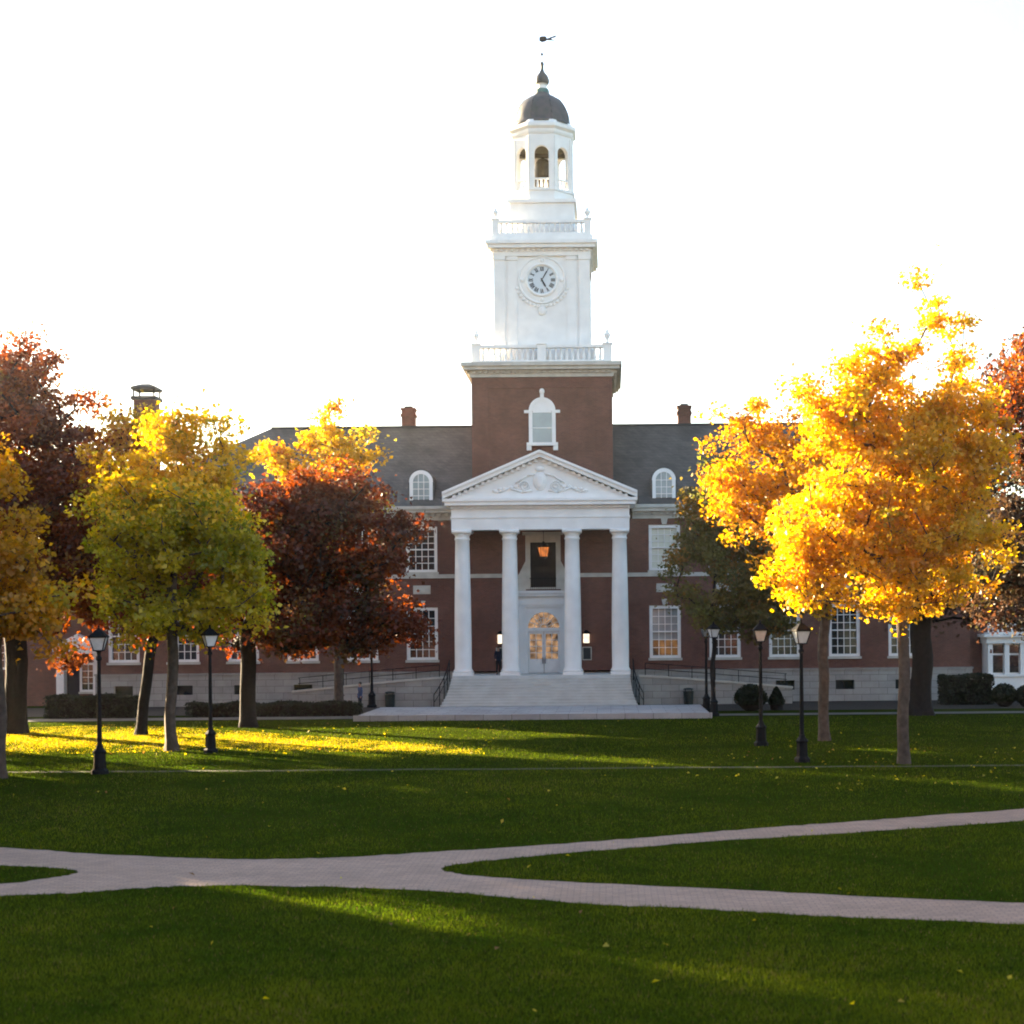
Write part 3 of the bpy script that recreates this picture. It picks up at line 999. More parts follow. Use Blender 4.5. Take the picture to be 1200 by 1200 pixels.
wl = thing('brick_wing', 'low red brick wing with white entrance at the left end of the hall', 'building', (-33.1, 100.5, 0))
m = MB()
lw = [(-7.6, -6.0, 2.4, 4.6), (-11.6, -10.0, 2.4, 4.6), (-2.75, -0.35, 0.25, 3.1)]
pierced(m, -17, 0, 0, 7.5, 0, 0.4, lw)
m.box(-17, 0, 0.4, 9, 0, 7.5)
m.build('wall', M['brick'], wl)
m = MB().box(-17.3, 0.0, -0.3, 9.3, 7.5, 7.9)
m.build('cornice', M['trim'], wl)
hip_roof(-17.5, 0.0, -0.5, 9.5, 7.9, 10.4, wl)
m = MB()
m.box(-3.0, -2.5, -0.5, 0.1, 0, 3.4)
m.box(-0.6, -0.1, -0.5, 0.1, 0, 3.4)
m.box(-3.2, 0.0, -0.6, 0.1, 3.4, 3.9)
m.prism([(-3.2, 3.9), (0.0, 3.9), (-1.6, 4.7)], -0.6, -0.01)
m.build('door_surround', M['trim'], wl)
simple_window(wl, -1.1, 0.1, 0.9, 0.55, 1.9, 2, 4)
MB().box(-2.45, -1.7, 0.06, 0.14, 0.2, 2.9).build('door', M['navy'], wl)
for a in (-6.8, -10.8):
    simple_window(wl, a, 0.15, 2.4, 0.8, 2.2)

wr = thing('brick_house', 'red brick house with pale bay window at the right edge', 'building', (23.1, 98.6, 0))
m = MB().box(0, 18, 0, 10, 0, 8)
m.build('wall', M['brick'], wr)
MB().box(-0.2, 18.2, -0.3, 10.2, 8, 8.4).build('cornice', M['trim'], wr)
hip_roof(-0.4, 18.4, -0.5, 10.4, 8.4, 11.5, wr)
m = MB()
x0, x1 = 0.75, 5.2
m.box(x0, x1, -1.6, 0, 0, 1.5)
m.box(x0 - 0.1, x1 + 0.1, -1.7, 0, 1.5, 1.65)
for x in (x0, x0 + 1.05, x0 + 2.05, x0 + 3.15, x1 - 0.3):
    m.box(x, x + 0.3, -1.6, -1.3, 1.65, 3.6)
m.box(x0, x1, -1.3, 0, 1.65, 3.6)
m.box(x0 - 0.1, x1 + 0.1, -1.7, 0, 3.6, 4.0)
m.box(x0 - 0.3, x1 + 0.3, -1.9, 0, 4.0, 4.2)
m.box(x0 + 0.1, x1 - 0.1, -1.5, 0, 4.2, 4.3)
k = x0
while k < x1:
    m.box(k, k + 0.1, -1.6, -1.5, 4.3, 4.75)
    k += 0.3
m.box(x0, x1, -1.64, -1.46, 4.75, 4.87)
bay = m.build('bay', M['trim'], wr)
for x, ww in ((x0 + 0.3, 0.75), (x0 + 1.35, 0.7), (x0 + 2.35, 0.8), (x0 + 3.45, 0.7)):
    MB().box(x + 0.06, x + ww - 0.06, -1.34, -1.3, 1.75, 2.85).build('pane', M['glass'], bay)
    MB().box(x + 0.02, x + ww - 0.02, -1.34, -1.3, 2.98, 3.5).build('transom_pane', M['glass'], bay)
for a in (9, 12.5):
    simple_window(wr, a, -0.07, 1.6, 0.85, 2.4)

# unseen hall added left of the lawn to shade it
sh = thing('added_shade_hall', 'unseen brick hall added left of the lawn to shade it', 'building', (-42.0, 30, 0))
m = MB().box(-16, 0, -14, 30.5, 0, 17)
m.build('wall', M['brick'], sh)
m = MB().prism([(-16.5, 17.3), (0.5, 17.3), (-8, 23)], -14.4, 30.6)
m.build('roof', M['slate'], sh)
MB().box(-16.3, 0.3, -14.3, 30.58, 17.0, 17.3).build('cornice', M['trim'], sh)
for k in range(9):
    for z in (2.5, 7.4, 12.2):
        f = MB()
        f.box(0.0, 0.06, -11 + 5 * k - 0.95, -11 + 5 * k + 0.95, z, z + 2.7)
        fo = f.build('window', M['trim'], sh)
        MB().box(0.06, 0.075, -11 + 5 * k - 0.8, -11 + 5 * k + 0.8, z + 0.15, z + 2.55).build('pane', M['glass'], fo)

rh = copy_tree(sh)  # unseen copy added on the right to cut skylight
rh.location = (44.0, 22, 0)
rh.rotation_euler = (0, 0, R(180))
rh.location = (42.0, 40, 0)
tag(rh, 'unseen brick hall added right of the lawn to block skylight', 'building')
bk = copy_tree(sh)  # unseen copy added behind the camera to darken trees and lower facade
bk.rotation_euler = (0, 0, R(90))
bk.location = (-8, -22, 0)
bk.scale = (1.25, 1.9, 1.35)
tag(bk, 'unseen tall brick hall added behind the viewer to block low skylight', 'building')

# ------------------------------------------------------------------ ground
gm = MB()
gm.add([(-800, -60, 0), (800, -60, 0), (800, 1500, 0), (-800, 1500, 0)], [(0, 1, 2, 3)])
tag(gm.build('lawn', M['lawn']), 'wide shaded green lawn before the hall', 'lawn', kind='structure')

def smooth_line(pts, sub=8):
    out = []
    n = len(pts)
    for i in range(n - 1):
        p0, p1, p2, p3 = (Vector(pts[max(i - 1, 0)]), Vector(pts[i]), Vector(pts[i + 1]), Vector(pts[min(i + 2, n - 1)]))
        for k in range(sub):
            t = k / sub
            out.append(0.5 * ((2 * p1) + (p2 - p0) * t + (2 * p0 - 5 * p1 + 4 * p2 - p3) * t * t + (3 * p1 - p0 - 3 * p2 + p3) * t ** 3))
    out.append(Vector(pts[-1]))
    return [(v.x, v.y) for v in out]

def gl(px):
    return smooth_line([G(*p) for p in px])
upper = gl([(-500, 970), (-200, 983), (0, 993), (100, 1000), (200, 1005), (300, 1007), (400, 1005), (500, 999), (600, 993), (700, 986), (800, 978), (900, 970), (1000, 963), (1100, 955), (1200, 948), (1500, 924)])
ru = gl([(1500, 940), (1200, 962), (1000, 976), (850, 985), (750, 993), (650, 1001), (560, 1010), (525, 1015), (517, 1019)])
rlw = gl([(517, 1019), (525, 1022), (560, 1027), (650, 1033), (800, 1040), (1000, 1050), (1200, 1059), (1500, 1072)])
lower = gl([(1500, 1098), (1200, 1083), (1000, 1075), (900, 1070), (800, 1064), (700, 1060), (600, 1052), (500, 1044), (400, 1040), (250, 1038), (150, 1042), (100, 1046), (0, 1050), (-200, 1058), (-500, 1070)])
ll = gl([(-500, 1056), (-200, 1045), (0, 1036), (50, 1030), (85, 1025), (92, 1022)])
lu = gl([(92, 1022), (85, 1020), (60, 1017), (0, 1014), (-200, 1003), (-500, 988)])
loop = upper + ru + rlw[1:] + lower + ll + lu[1:]
rng = np.random.default_rng(5)
def ragged(lp, amp):
    out = []
    for i, (x, y) in enumerate(lp):
        out.append((x + rng.normal(0, amp), y + rng.normal(0, amp)))
    return out
loop = ragged(loop, 0.03)
tri = tessellate_polygon([[Vector((x, y, 0)) for x, y in loop]])
pm = MB()
pm.add([(x, y, 0.006) for x, y in loop], [tuple(t) for t in tri])
po = pm.build('path', M['paver'])
import bmesh
bm = bmesh.new()
bm.from_mesh(po.data)
for f in bm.faces:
    if f.normal.z < 0: f.normal_flip()
bm.to_mesh(po.data)
bm.free()
tag(po, 'forking pinkish paved path across the lawn', 'path', kind='structure')
m = MB()
n = 60
xs = np.linspace(-45, 45, n)
ylo = 53.2 + rng.normal(0, 0.06, n) - 0.02 * xs
for i in range(n - 1):
    m.add([(xs[i], ylo[i], 0.005), (xs[i + 1], ylo[i + 1], 0.005), (xs[i + 1], ylo[i + 1] + 0.55, 0.005), (xs[i], ylo[i] + 0.55, 0.005)], [(0, 1, 2, 3)])
tag(m.build('track', M['worn']), 'faint narrow worn track crossing the lawn', 'path', kind='structure')
m = MB()
m.add([(-60, 83.5, 0.005), (CX - 9.5, 83.5, 0.005), (CX - 9.5, 86.0, 0.005), (-60, 86.0, 0.005)], [(0, 1, 2, 3)])
m.add([(CX + 9.7, 83.5, 0.005), (60, 83.5, 0.005), (60, 85.3, 0.005), (CX + 9.7, 85.3, 0.005)], [(0, 1, 2, 3)])
tag(m.build('walkway', M['walk']), 'grey walkway along the front of the hall', 'path', kind='structure')
m = MB()
m.add([(-60, 88.0, 0.006), (CX - 7.2, 88.0, 0.006), (CX - 7.2, 97.8, 0.006), (-60, 97.8, 0.006)], [(0, 1, 2, 3)])
m.add([(CX + 7.2, 88.0, 0.006), (60, 88.0, 0.006), (60, 97.8, 0.006), (CX + 7.2, 97.8, 0.006)], [(0, 1, 2, 3)])
tag(m.build('planting_bed', M['bed']), 'dark mulched beds along the hall front', 'bed', kind='structure')

# ------------------------------------------------------------------ foliage
def leaf_mesh(name, pos, nrm_bias, size, cols, mat, parent, seed, aspect=0.75):
    """pos (n,3), cols (n,3): one bent four-cornered leaf at each point"""
    g = np.random.default_rng(seed)
    n = len(pos)
    size = np.broadcast_to(np.asarray(size, float).reshape(-1, 1), (n, 1))
    nv = g.normal(0, 1, (n, 3)) + nrm_bias
    nv /= np.linalg.norm(nv, axis=1)[:, None]
    a = g.normal(0, 1, (n, 3))
    u = np.cross(nv, a)
    u /= np.linalg.norm(u, axis=1)[:, None] + 1e-9
    v = np.cross(nv, u)
    s = size * g.uniform(0.45, 1.45, (n, 1))
    bend = g.uniform(0.05, 0.3, (n, 1))
    p0 = pos - u * s * 0.5
    p2 = pos + u * s * 0.5
    p1 = pos + v * s * 0.5 * aspect + nv * s * bend + u * s * 0.08
    p3 = pos - v * s * 0.5 * aspect + nv * s * bend + u * s * 0.08
    verts = np.stack([p0, p1, p2, p3], 1).reshape(-1, 3).astype(np.float32)
    me = bpy.data.meshes.new(name)
    me.vertices.add(n * 4)
    me.vertices.foreach_set('co', verts.ravel())
    me.loops.add(n * 4)
    me.loops.foreach_set('vertex_index', np.arange(n * 4, dtype=np.int32))
    me.polygons.add(n)
    me.polygons.foreach_set('loop_start', np.arange(0, n * 4, 4, dtype=np.int32))
    me.update(calc_edges=True)
    at = me.attributes.new('leaf_tint', 'FLOAT_COLOR', 'FACE')
    c4 = np.ones((n, 4), np.float32)
    c4[:, :3] = np.clip(cols, 0.003, 0.95)
    at.data.foreach_set('color', c4.ravel())
    me.materials.append(mat)
    o = bpy.data.objects.new(name, me)
    COL.objects.link(o)
    if parent is not None: o.parent = parent
    return o

def palette_cols(pal, n_clump, owner, g, jit=0.22, leafmix=0.2):
    pc = np.array([p[:3] for p in pal])
    pw = np.array([p[3] for p in pal], float)
    pw /= pw.sum()
    cc = pc[g.choice(len(pc), n_clump, p=pw)] * g.uniform(0.8, 1.2, (n_clump, 1))
    n = len(owner)
    c = cc[owner]
    alt = pc[g.choice(len(pc), n, p=pw)]
    sw = g.random(n) < leafmix
    c[sw] = alt[sw]
    return c * g.uniform(1 - jit, 1 + jit, (n, 1))

def tree(name, label, px, py, lobes, trunk_r, pal, seed, n_clump=150, n_leaf=22000, leaf=0.2, clump_r=0.75, bark='bark', fork=0.3, top=None, depth=0.9, lean=(0, 0), world=None, group=None, shell=0.55, top_pal=None, nvoid=1.0):
    g = np.random.default_rng(seed)
    if world: X, Y = world
    else: X, Y = G(px, py)
    t = thing(name, label, 'tree', (X, Y, 0), 0, group)
    L = []
    for lb in lobes:
        if world:
            L.append(lb)
        else:
            dy = lb[4] if len(lb) > 4 else 0.0
            q = (Y + dy) / F
            cx, cz = P(lb[0], lb[1], Y + dy)
            L.append((cx - X, dy, cz, lb[2] * q, lb[2] * q * depth, lb[3] * q))
    L = np.array(L, float)
    vol = (L[:, 3] * L[:, 4] * L[:, 5]) ** 0.75
    vol = np.maximum(vol, 0.022 * vol.sum())
    voids = []
    for _ in range(int(n_clump / 14 * nvoid)):
        k = g.choice(len(L), p=vol / vol.sum())
        d = g.normal(0, 1, 3)
        d /= np.linalg.norm(d)
        voids.append((L[k, :3] + d * L[k, 3:] * g.uniform(0.5, 1.05), clump_r * g.uniform(0.9, 1.7)))
    cl = []
    tries = 0
    mind = clump_r * 0.75
    while len(cl) < n_clump and tries < n_clump * 40:
        tries += 1
        k = g.choice(len(L), p=vol / vol.sum())
        d = g.normal(0, 1, 3)
        d /= np.linalg.norm(d)
        r = g.random() ** (shell)
        p = L[k, :3] + d * r * np.maximum(L[k, 3:] - clump_r * 0.55, 0.15)
        if g.random() < 0.13: p = L[k, :3] + d * np.maximum(L[k, 3:], 0.2) * g.uniform(1.0, 1.18)
        if p[2] < 1.8: continue
        if any(np.linalg.norm(p - vc) < vr for vc, vr in voids): continue
        if cl and np.min(np.linalg.norm(np.array(cl) - p, axis=1)) < mind * (0.6 if tries > n_clump * 15 else 1): continue
        cl.append(p)
    cl = np.array(cl)
    zmin, zmax = cl[:, 2].min(), cl[:, 2].max()
    # skeleton: trunk, then every clump is joined to the nearest lower point of what has grown
    cen = cl.mean(0)
    zf = max(1.6, zmin + fork * (cen[2] - zmin)) if fork < 1 else fork
    tz = zmin + 0.72 * (zmax - zmin)
    nodes, par = [np.array([0, 0, -0.1])], [-1]
    steps = 9
    hi = cl[cl[:, 2] > zmin + 0.75 * (zmax - zmin)].mean(0)
    for i in range(1, steps + 1):
        f = i / steps
        z = tz * f
        k = max(0, (z - zf) / max(tz - zf, 0.1))
        w_ = min(z / zf, 1)
        nodes.append(np.array([lean[0] * w_ + (hi[0] - lean[0]) * k * 0.8 + g.normal(0, 0.05), lean[1] * w_ + (hi[1] - lean[1]) * k * 0.8 + g.normal(0, 0.05), z]))
        par.append(len(nodes) - 2)
    first = next(i for i, p in enumerate(nodes) if p[2] >= zf * 0.92)
    order = np.argsort(np.linalg.norm((cl - np.array([0, 0, zf])) * [1, 1, 0.8], axis=1))
    tips = []
    for ci in order:
        p = cl[ci]
        arr = np.array(nodes[first:])
        dv = p - arr
        dist = np.linalg.norm(dv, axis=1) + np.maximum(0, -(dv[:, 2] - 0.15 * np.linalg.norm(dv[:, :2], axis=1))) * 1.6
        j = int(np.argmin(dist)) + first
        q = nodes[j]
        ln = np.linalg.norm(p - q)
        ns = max(1, int(ln / 0.9))
        last = j
        for s_ in range(1, ns + 1):
            f = s_ / ns
            m_ = q + (p - q) * f + np.array([0, 0, 0.12 * ln * math.sin(math.pi * f)]) + g.normal(0, 0.05 * ln / ns, 3) * (s_ < ns)
            nodes.append(m_)
            par.append(last)
            last = len(nodes) - 1
        tips.append(last)
    rad = np.zeros(len(nodes))
    ex = 2.3
    acc = np.zeros(len(nodes))
    for i in tips: acc[i] += 0.018 ** ex
    for i in range(len(nodes) - 1, 0, -1):
        acc[i] = max(acc[i], 0.014 ** ex)
        acc[par[i]] += acc[i]
    rad = acc ** (1 / ex)
    rad *= trunk_r / rad[1]
    rad = np.maximum(rad, 0.016)
    tm = MB()
    rings = []
    for i in range(steps + 1):
        rings.append((nodes[i], rad[i] if i else rad[1]))
    fine = []
    for i in range(steps):
        p0, p1, p2, p3 = (rings[max(i - 1, 0)], rings[i], rings[i + 1], rings[min(i + 2, steps)])
        for k in range(5):
            t_ = k / 5
            def cr_(a, b, c, d): return 0.5 * (2 * b + (c - a) * t_ + (2 * a - 5 * b + 4 * c - d) * t_ ** 2 + (3 * b - a - 3 * c + d) * t_ ** 3)
            fine.append((cr_(p0[0], p1[0], p2[0], p3[0]), p1[1] + (p2[1] - p1[1]) * t_))
    fine.append(rings[-1])
    NR = 14
    lump = g.normal(0, 0.05, NR)
    vs, fs = [], []
    for p, r in fine:
        r = r * (1 + 0.4 * math.exp(-max(p[2], 0) / 0.35))
        for k in range(NR):
            a = 2 * math.pi * k / NR
            rr_ = r * (1 + lump[k] * (1 + 2 * math.exp(-max(p[2], 0) / 0.4)) + g.normal(0, 0.012))
            vs.append((p[0] + rr_ * math.cos(a), p[1] + rr_ * math.sin(a), p[2]))
    for j in range(len(fine) - 1):
        for k in range(NR):
            a, b = j * NR + k, j * NR + (k + 1) % NR
            fs.append((a, b, b + NR, a + NR))
    tm.add(vs, fs)
    for i in range(steps + 1, len(nodes)):
        r0, r1 = rad[par[i]], rad[i]
        r0 = min(r0, r1 * 1.4)
        tm.tube(nodes[par[i]], nodes[i], r0, r1, 6)
    tm.build('trunk', M[bark], t, True)
    nc = len(cl)
    wts = g.uniform(0.5, 1.5, nc)
    owner = g.choice(nc, n_leaf, p=wts / wts.sum())
    cr = clump_r * g.uniform(0.7, 1.25, nc)
    d = g.normal(0, 1, (n_leaf, 3))
    d /= np.linalg.norm(d, axis=1)[:, None]
    rr = g.random(n_leaf) ** 0.5
    pos = cl[owner] + d * (rr * cr[owner])[:, None] * np.array([1.05, 1.05, 0.7])
    stray = g.random(n_leaf) < 0.06
    pos[stray] += g.normal(0, clump_r * 0.6, (stray.sum(), 3))
    cols = palette_cols(pal, nc, owner, g)
    if top_pal:
        hi_ = g.random(n_leaf) < np.clip((pos[:, 2] - (zmin + 0.45 * (zmax - zmin))) / (0.3 * (zmax - zmin)), 0, 0.85)
        cols[hi_] = palette_cols(top_pal, nc, owner, g)[hi_]
    leaf_mesh('crown', pos, np.array([0, 0, 0.5]), leaf, cols, M['leaf'], t, seed + 1)
    return t

YEL = [(0.68, 0.41, 0.032, 4), (0.72, 0.48, 0.045, 3), (0.60, 0.29, 0.025, 2.0), (0.48, 0.37, 0.04, 0.7)]
OLV = [(0.38, 0.33, 0.02, 3), (0.46, 0.39, 0.025, 3), (0.55, 0.42, 0.025, 2), (0.26, 0.27, 0.02, 2)]
MAR = [(0.145, 0.036, 0.014, 4), (0.20, 0.052, 0.014, 2), (0.095, 0.031, 0.014, 3), (0.12, 0.065, 0.02, 1.4)]
RED = [(0.21, 0.053, 0.018, 4), (0.30, 0.082, 0.018, 2), (0.14, 0.044, 0.018, 3), (0.26, 0.13, 0.03, 0.7)]
ORA = [(0.60, 0.26, 0.02, 3), (0.65, 0.37, 0.025, 3), (0.45, 0.18, 0.02, 2), (0.38, 0.26, 0.03, 1)]
OCH = [(0.52, 0.26, 0.02, 3), (0.58, 0.32, 0.02, 3), (0.34, 0.19, 0.02, 2), (0.38, 0.30, 0.03, 1)]
GLD = [(0.50, 0.32, 0.035, 4), (0.56, 0.39, 0.045, 3), (0.48, 0.20, 0.02, 1.5), (0.34, 0.29, 0.045, 2)]
AMB = [(0.58, 0.29, 0.025, 4), (0.62, 0.36, 0.03, 3), (0.50, 0.21, 0.02, 2), (0.36, 0.26, 0.03, 1)]
DRK = [(0.075, 0.045, 0.025, 3), (0.06, 0.05, 0.022, 2), (0.10, 0.045, 0.025, 1)]
DKO = [(0.15, 0.115, 0.025, 3), (0.12, 0.12, 0.025, 3), (0.24, 0.13, 0.025, 1.2), (0.10, 0.10, 0.025, 2)]

tree('ochre_tree', 'ochre leaved tree at the left edge, nearest of the left trees', 0, 912,
     [(-20, 590, 65, 62), (18, 640, 48, 52), (36, 712, 54, 46), (-50, 690, 80, 70)], 0.17, OCH, 11, 90, 14000, 0.2, 0.8)
tree('red_maple', 'tall dark red tree with thick trunk at the left edge', 20, 860,
     [(-12, 462, 80, 72, 6.0), (5, 425, 48, 38, 6.0), (72, 495, 42, 48, 6.0), (108, 540, 34, 45, 5.0), (28, 500, 60, 55, 6.0), (58, 540, 66, 60, 5.5), (98, 575, 40, 70, 5.0), (108, 650, 38, 70, 4.0), (60, 620, 80, 90), (30, 640, 95, 90), (-60, 560, 90, 110), (80, 705, 55, 40), (86, 765, 22, 18)], 0.5, RED, 12, 440, 74000, 0.22, 0.95, 'darkbark', nvoid=0.15)
tree('olive_green_tree', 'slender tree with olive green crown, its sunlit top painted yellow, on the left lawn', 203, 880,
     [(205, 512, 50, 45), (255, 540, 40, 42), (160, 572, 42, 50), (210, 620, 98, 80), (148, 680, 40, 55), (268, 665, 50, 68), (205, 712, 88, 42), (222, 742, 24, 22)], 0.21, OLV, 13, 230, 30000, 0.2, 0.74, top_pal=[(0.74, 0.47, 0.02, 4), (0.78, 0.54, 0.03, 3), (0.66, 0.36, 0.02, 1)], nvoid=0.7)  # sunlight on the upper crown put into the leaf colour
tree('russet_tree', 'russet tree with leaning dark trunk behind the olive green tree', 165, 862,
     [(150, 515, 34, 38), (135, 575, 42, 55), (130, 640, 50, 75), (185, 650, 60, 60), (200, 580, 40, 50), (150, 712, 48, 38), (118, 680, 38, 50)], 0.24, RED, 14, 160, 26000, 0.21, 0.85, 'darkbark', lean=(0.9, 0), top_pal=ORA)
tree('maroon_maple', 'broad dark maroon tree left of the portico', 291, 852,
     [(350, 592, 72, 52), (402, 605, 60, 52), (325, 660, 92, 85), (432, 672, 62, 70), (455, 628, 34, 38), (265, 640, 42, 75), (385, 715, 85, 48), (310, 722, 52, 34), (455, 708, 40, 36), (300, 738, 60, 20), (380, 742, 80, 20), (450, 738, 40, 20)], 0.4, MAR, 15, 330, 54000, 0.22, 0.9, 'darkbark')
tree('golden_tree', 'orange and gold tree with pointed top behind the maroon tree', 398, 838,
     [(384, 474, 9, 18), (384, 496, 20, 22), (382, 522, 52, 24), (340, 532, 38, 32), (418, 545, 24, 40), (380, 575, 62, 50), (385, 630, 60, 60)], 0.25, GLD, 16, 120, 17000, 0.22, 0.85)
tree('yellow_maple', 'big bright yellow tree with slim grey trunk on the right lawn', 1060, 895,
     [(1087, 372, 42, 44), (1035, 428, 58, 50), (1112, 445, 46, 60), (985, 490, 58, 55), (1060, 525, 95, 70), (1142, 570, 50, 75), (1000, 600, 85, 75), (1090, 640, 88, 75), (950, 655, 55, 55), (1040, 702, 75, 30), (930, 695, 38, 30), (1155, 640, 34, 55), (1152, 515, 38, 50), (1105, 500, 55, 55), (1060, 590, 80, 60)], 0.205, YEL, 27, 460, 58000, 0.165, 0.62, nvoid=0.8)
tree('amber_tree', 'smaller amber tree behind the left half of the big yellow tree', 966, 868,
     [(880, 512, 45, 38), (848, 560, 32, 38), (900, 585, 60, 55), (945, 560, 60, 70), (930, 640, 40, 45), (965, 650, 55, 60)], 0.22, AMB, 18, 180, 20000, 0.185, 0.72, nvoid=0.9)
tree('olive_tree', 'dark olive brown tree right of the portico before the windows', 836, 836,
     [(846, 605, 38, 55), (868, 680, 48, 48), (826, 682, 32, 46), (890, 645, 40, 55), (858, 720, 45, 25), (820, 650, 32, 50), (880, 705, 48, 36)], 0.12, DKO, 19, 170, 34000, 0.2, 0.85, 'darkbark')
tree('dark_maple', 'dark tree with thick forked trunk behind the big yellow tree', 1080, 838,
     [(1100, 680, 70, 55), (1050, 640, 60, 60), (1135, 600, 60, 80), (1160, 680, 45, 50), (1080, 560, 70, 70)], 0.55, DRK, 20, 190, 32000, 0.22, 1.0, 'darkbark')
tree('russet_maple', 'russet tree at the right edge beyond the yellow tree, lower crown painted dark as shade', 1235, 862,
     [(1192, 470, 38, 52), (1235, 480, 70, 80), (1205, 580, 52, 70), (1192, 672, 45, 60), (1245, 620, 80, 95)], 0.45, DRK, 21, 220, 38000, 0.21, 0.95, 'darkbark', top_pal=RED, nvoid=0.5)  # lit red top and shaded lower crown put into the leaf colours

# unseen trees added just outside the picture to shade the lawn
def shade_tree(x, y, lab, seed, pal, r=6.6, zc=10.5, more=()):
    tree('added_shade_tree', lab, 0, 0, [(0, 0, zc, r, r, 5.6), (1.5, 2, zc + 3, r * 0.6, r * 0.6, 3.6), (-2, -1.5, zc + 2, r * 0.6, r * 0.6, 4), *more], 0.4, pal, seed, 190, 26000, 0.26, 1.1, 'darkbark', world=(x, y))
shade_tree(-38.2, 74.5, 'unseen broad red tree added for shade beyond the left edge, behind the ochre tree', 61, RED)
shade_tree(-28.6, 56.6, 'unseen ochre tree added for shade beyond the left edge, nearest the camera of its row', 63, OCH, 4.8, 6.8)
shade_tree(-34.2, 64.2, 'unseen broad ochre tree added for shade beyond the left edge, beside the ochre tree', 62, OCH, more=[(-2.0, -4.0, 14.4, 6.0, 6.0, 3.0), (-3.0, -4.0, 15.0, 4.0, 4.0, 2.4)])

def young(x, y, lab, seed):  # small unseen trees added to keep sun off the path and left lawn
    tree('added_young_tree', lab, 0, 0, [(0, 0, 3.4, 2.6, 2.6, 1.8), (0.3, 0, 3.9, 1.7, 1.7, 1.2)], 0.08, OCH, seed, 60, 9000, 0.2, 0.7, world=(x, y))
young(-21.6, 43.4, 'unseen young ochre tree added for shade beyond the left edge, before the ochre tree', 71)
young(-24.4, 50.8, 'unseen young ochre tree added for shade beyond the left edge, beside the ochre tree', 72)

# hedges and clipped shrubs
HG = [(0.012, 0.021, 0.007, 3), (0.018, 0.028, 0.008, 2), (0.009, 0.015, 0.006, 2)]
def hedge(name, label, cat, shape, n, leaf, group=None, seed=3, loc=(0, 0, 0)):
    g = np.random.default_rng(seed)
    t = thing(name, label, cat, loc, 0, group)
    if shape[0] == 'box':
        _, hx, hy, h = shape
        p = g.uniform(-1, 1, (n, 3))
        ax = g.choice(3, n, p=[0.1, 0.45, 0.45])
        sg = np.where(g.random(n) < 0.5, -1, 1)
        p[np.arange(n), ax] = sg * g.uniform(0.86, 1.03, n)
        p[:, 2] = np.where((ax == 2), np.abs(p[:, 2]), p[:, 2])
        bump = 0.07 * np.sin(p[:, 0] * hx * 2.3) + g.normal(0, 0.03, n)
        pos = np.stack([p[:, 0] * hx, p[:, 1] * hy, (p[:, 2] * 0.5 + 0.5) * (h + bump)], 1)
        core = MB().box(-hx * 0.93, hx * 0.93, -hy * 0.8, hy * 0.8, 0, h * 0.86)
    else:
        _, r, h, cone = shape
        d = g.normal(0, 1, (n, 3))
        d /= np.linalg.norm(d, axis=1)[:, None]
        d[:, 2] = np.abs(d[:, 2]) * g.choice([1, 1, -0.4], n)
        z = 0.42 + d[:, 2] * 0.58
        wide = np.where(cone, 1.25 - 0.9 * z, 1.0)
        sh_ = g.uniform(0.85, 1.05, n)
        pos = np.stack([d[:, 0] * r * wide * sh_, d[:, 1] * r * wide * sh_, z * h * sh_], 1)
        core = MB().ball((0, 0, h * 0.42), r * 0.8, r * 0.8, h * 0.45) if not cone else MB().lathe([(r * 0.75, 0.0), (r * 0.8, h * 0.3), (r * 0.35, h * 0.8), (0.02, h * 0.9)], 12)
    pos[:, 2] = np.maximum(pos[:, 2], 0.02)
    c = palette_cols(HG, 40, g.integers(0, 40, n), g)
    leaf_mesh('foliage', pos, np.array([0, -0.3, 0.4]), leaf, c, M['hedgeleaf'], t, seed + 9)
    core.build('stems', M['darkbark'], t)
    return t
def hedge_px(x0, x1, py, hpx, label, seed, dep=0.9):
    X, Y = G((x0 + x1) / 2, py)
    hx = (x1 - x0) / 2 * Y / F
    hedge('hedge', label, 'hedge', ('box', hx, dep, hpx * Y / F), 7000, 0.14, 'low dark hedges before the hall', seed, (X, Y + dep, 0))
hedge_px(52, 158, 842, 25, 'low dark clipped hedge before the white side entrance', 31)
hedge_px(218, 418, 840, 15, 'low dark clipped hedge under the maroon tree', 32)
hedge_px(1105, 1165, 826, 34, 'tall dark hedge beside the pale bay window', 33, 0.7)
def shrub_px(px, py, wpx, hpx, label, cone, seed, name='shrub'):
    X, Y = G(px, py)
    hedge(name, label, 'shrub', ('round', wpx / 2 * Y / F, hpx * Y / F, cone), 3500, 0.13, 'dark clipped shrubs', seed, (X, Y, 0))
shrub_px(880, 833, 38, 30, 'round dark clipped shrub behind the lamp post, right of the steps', False, 41)
shrub_px(910, 832, 20, 26, 'small pointed dark shrub beside the round one', True, 42)
shrub_px(1177, 828, 30, 26, 'round dark shrub under the pale bay window', False, 43)
shrub_px(1203, 828, 26, 24, 'round dark shrub cut by the right edge', False, 44)
shrub_px(142, 826, 30, 44, 'tall dark rounded shrub beside the white side entrance', False, 45)

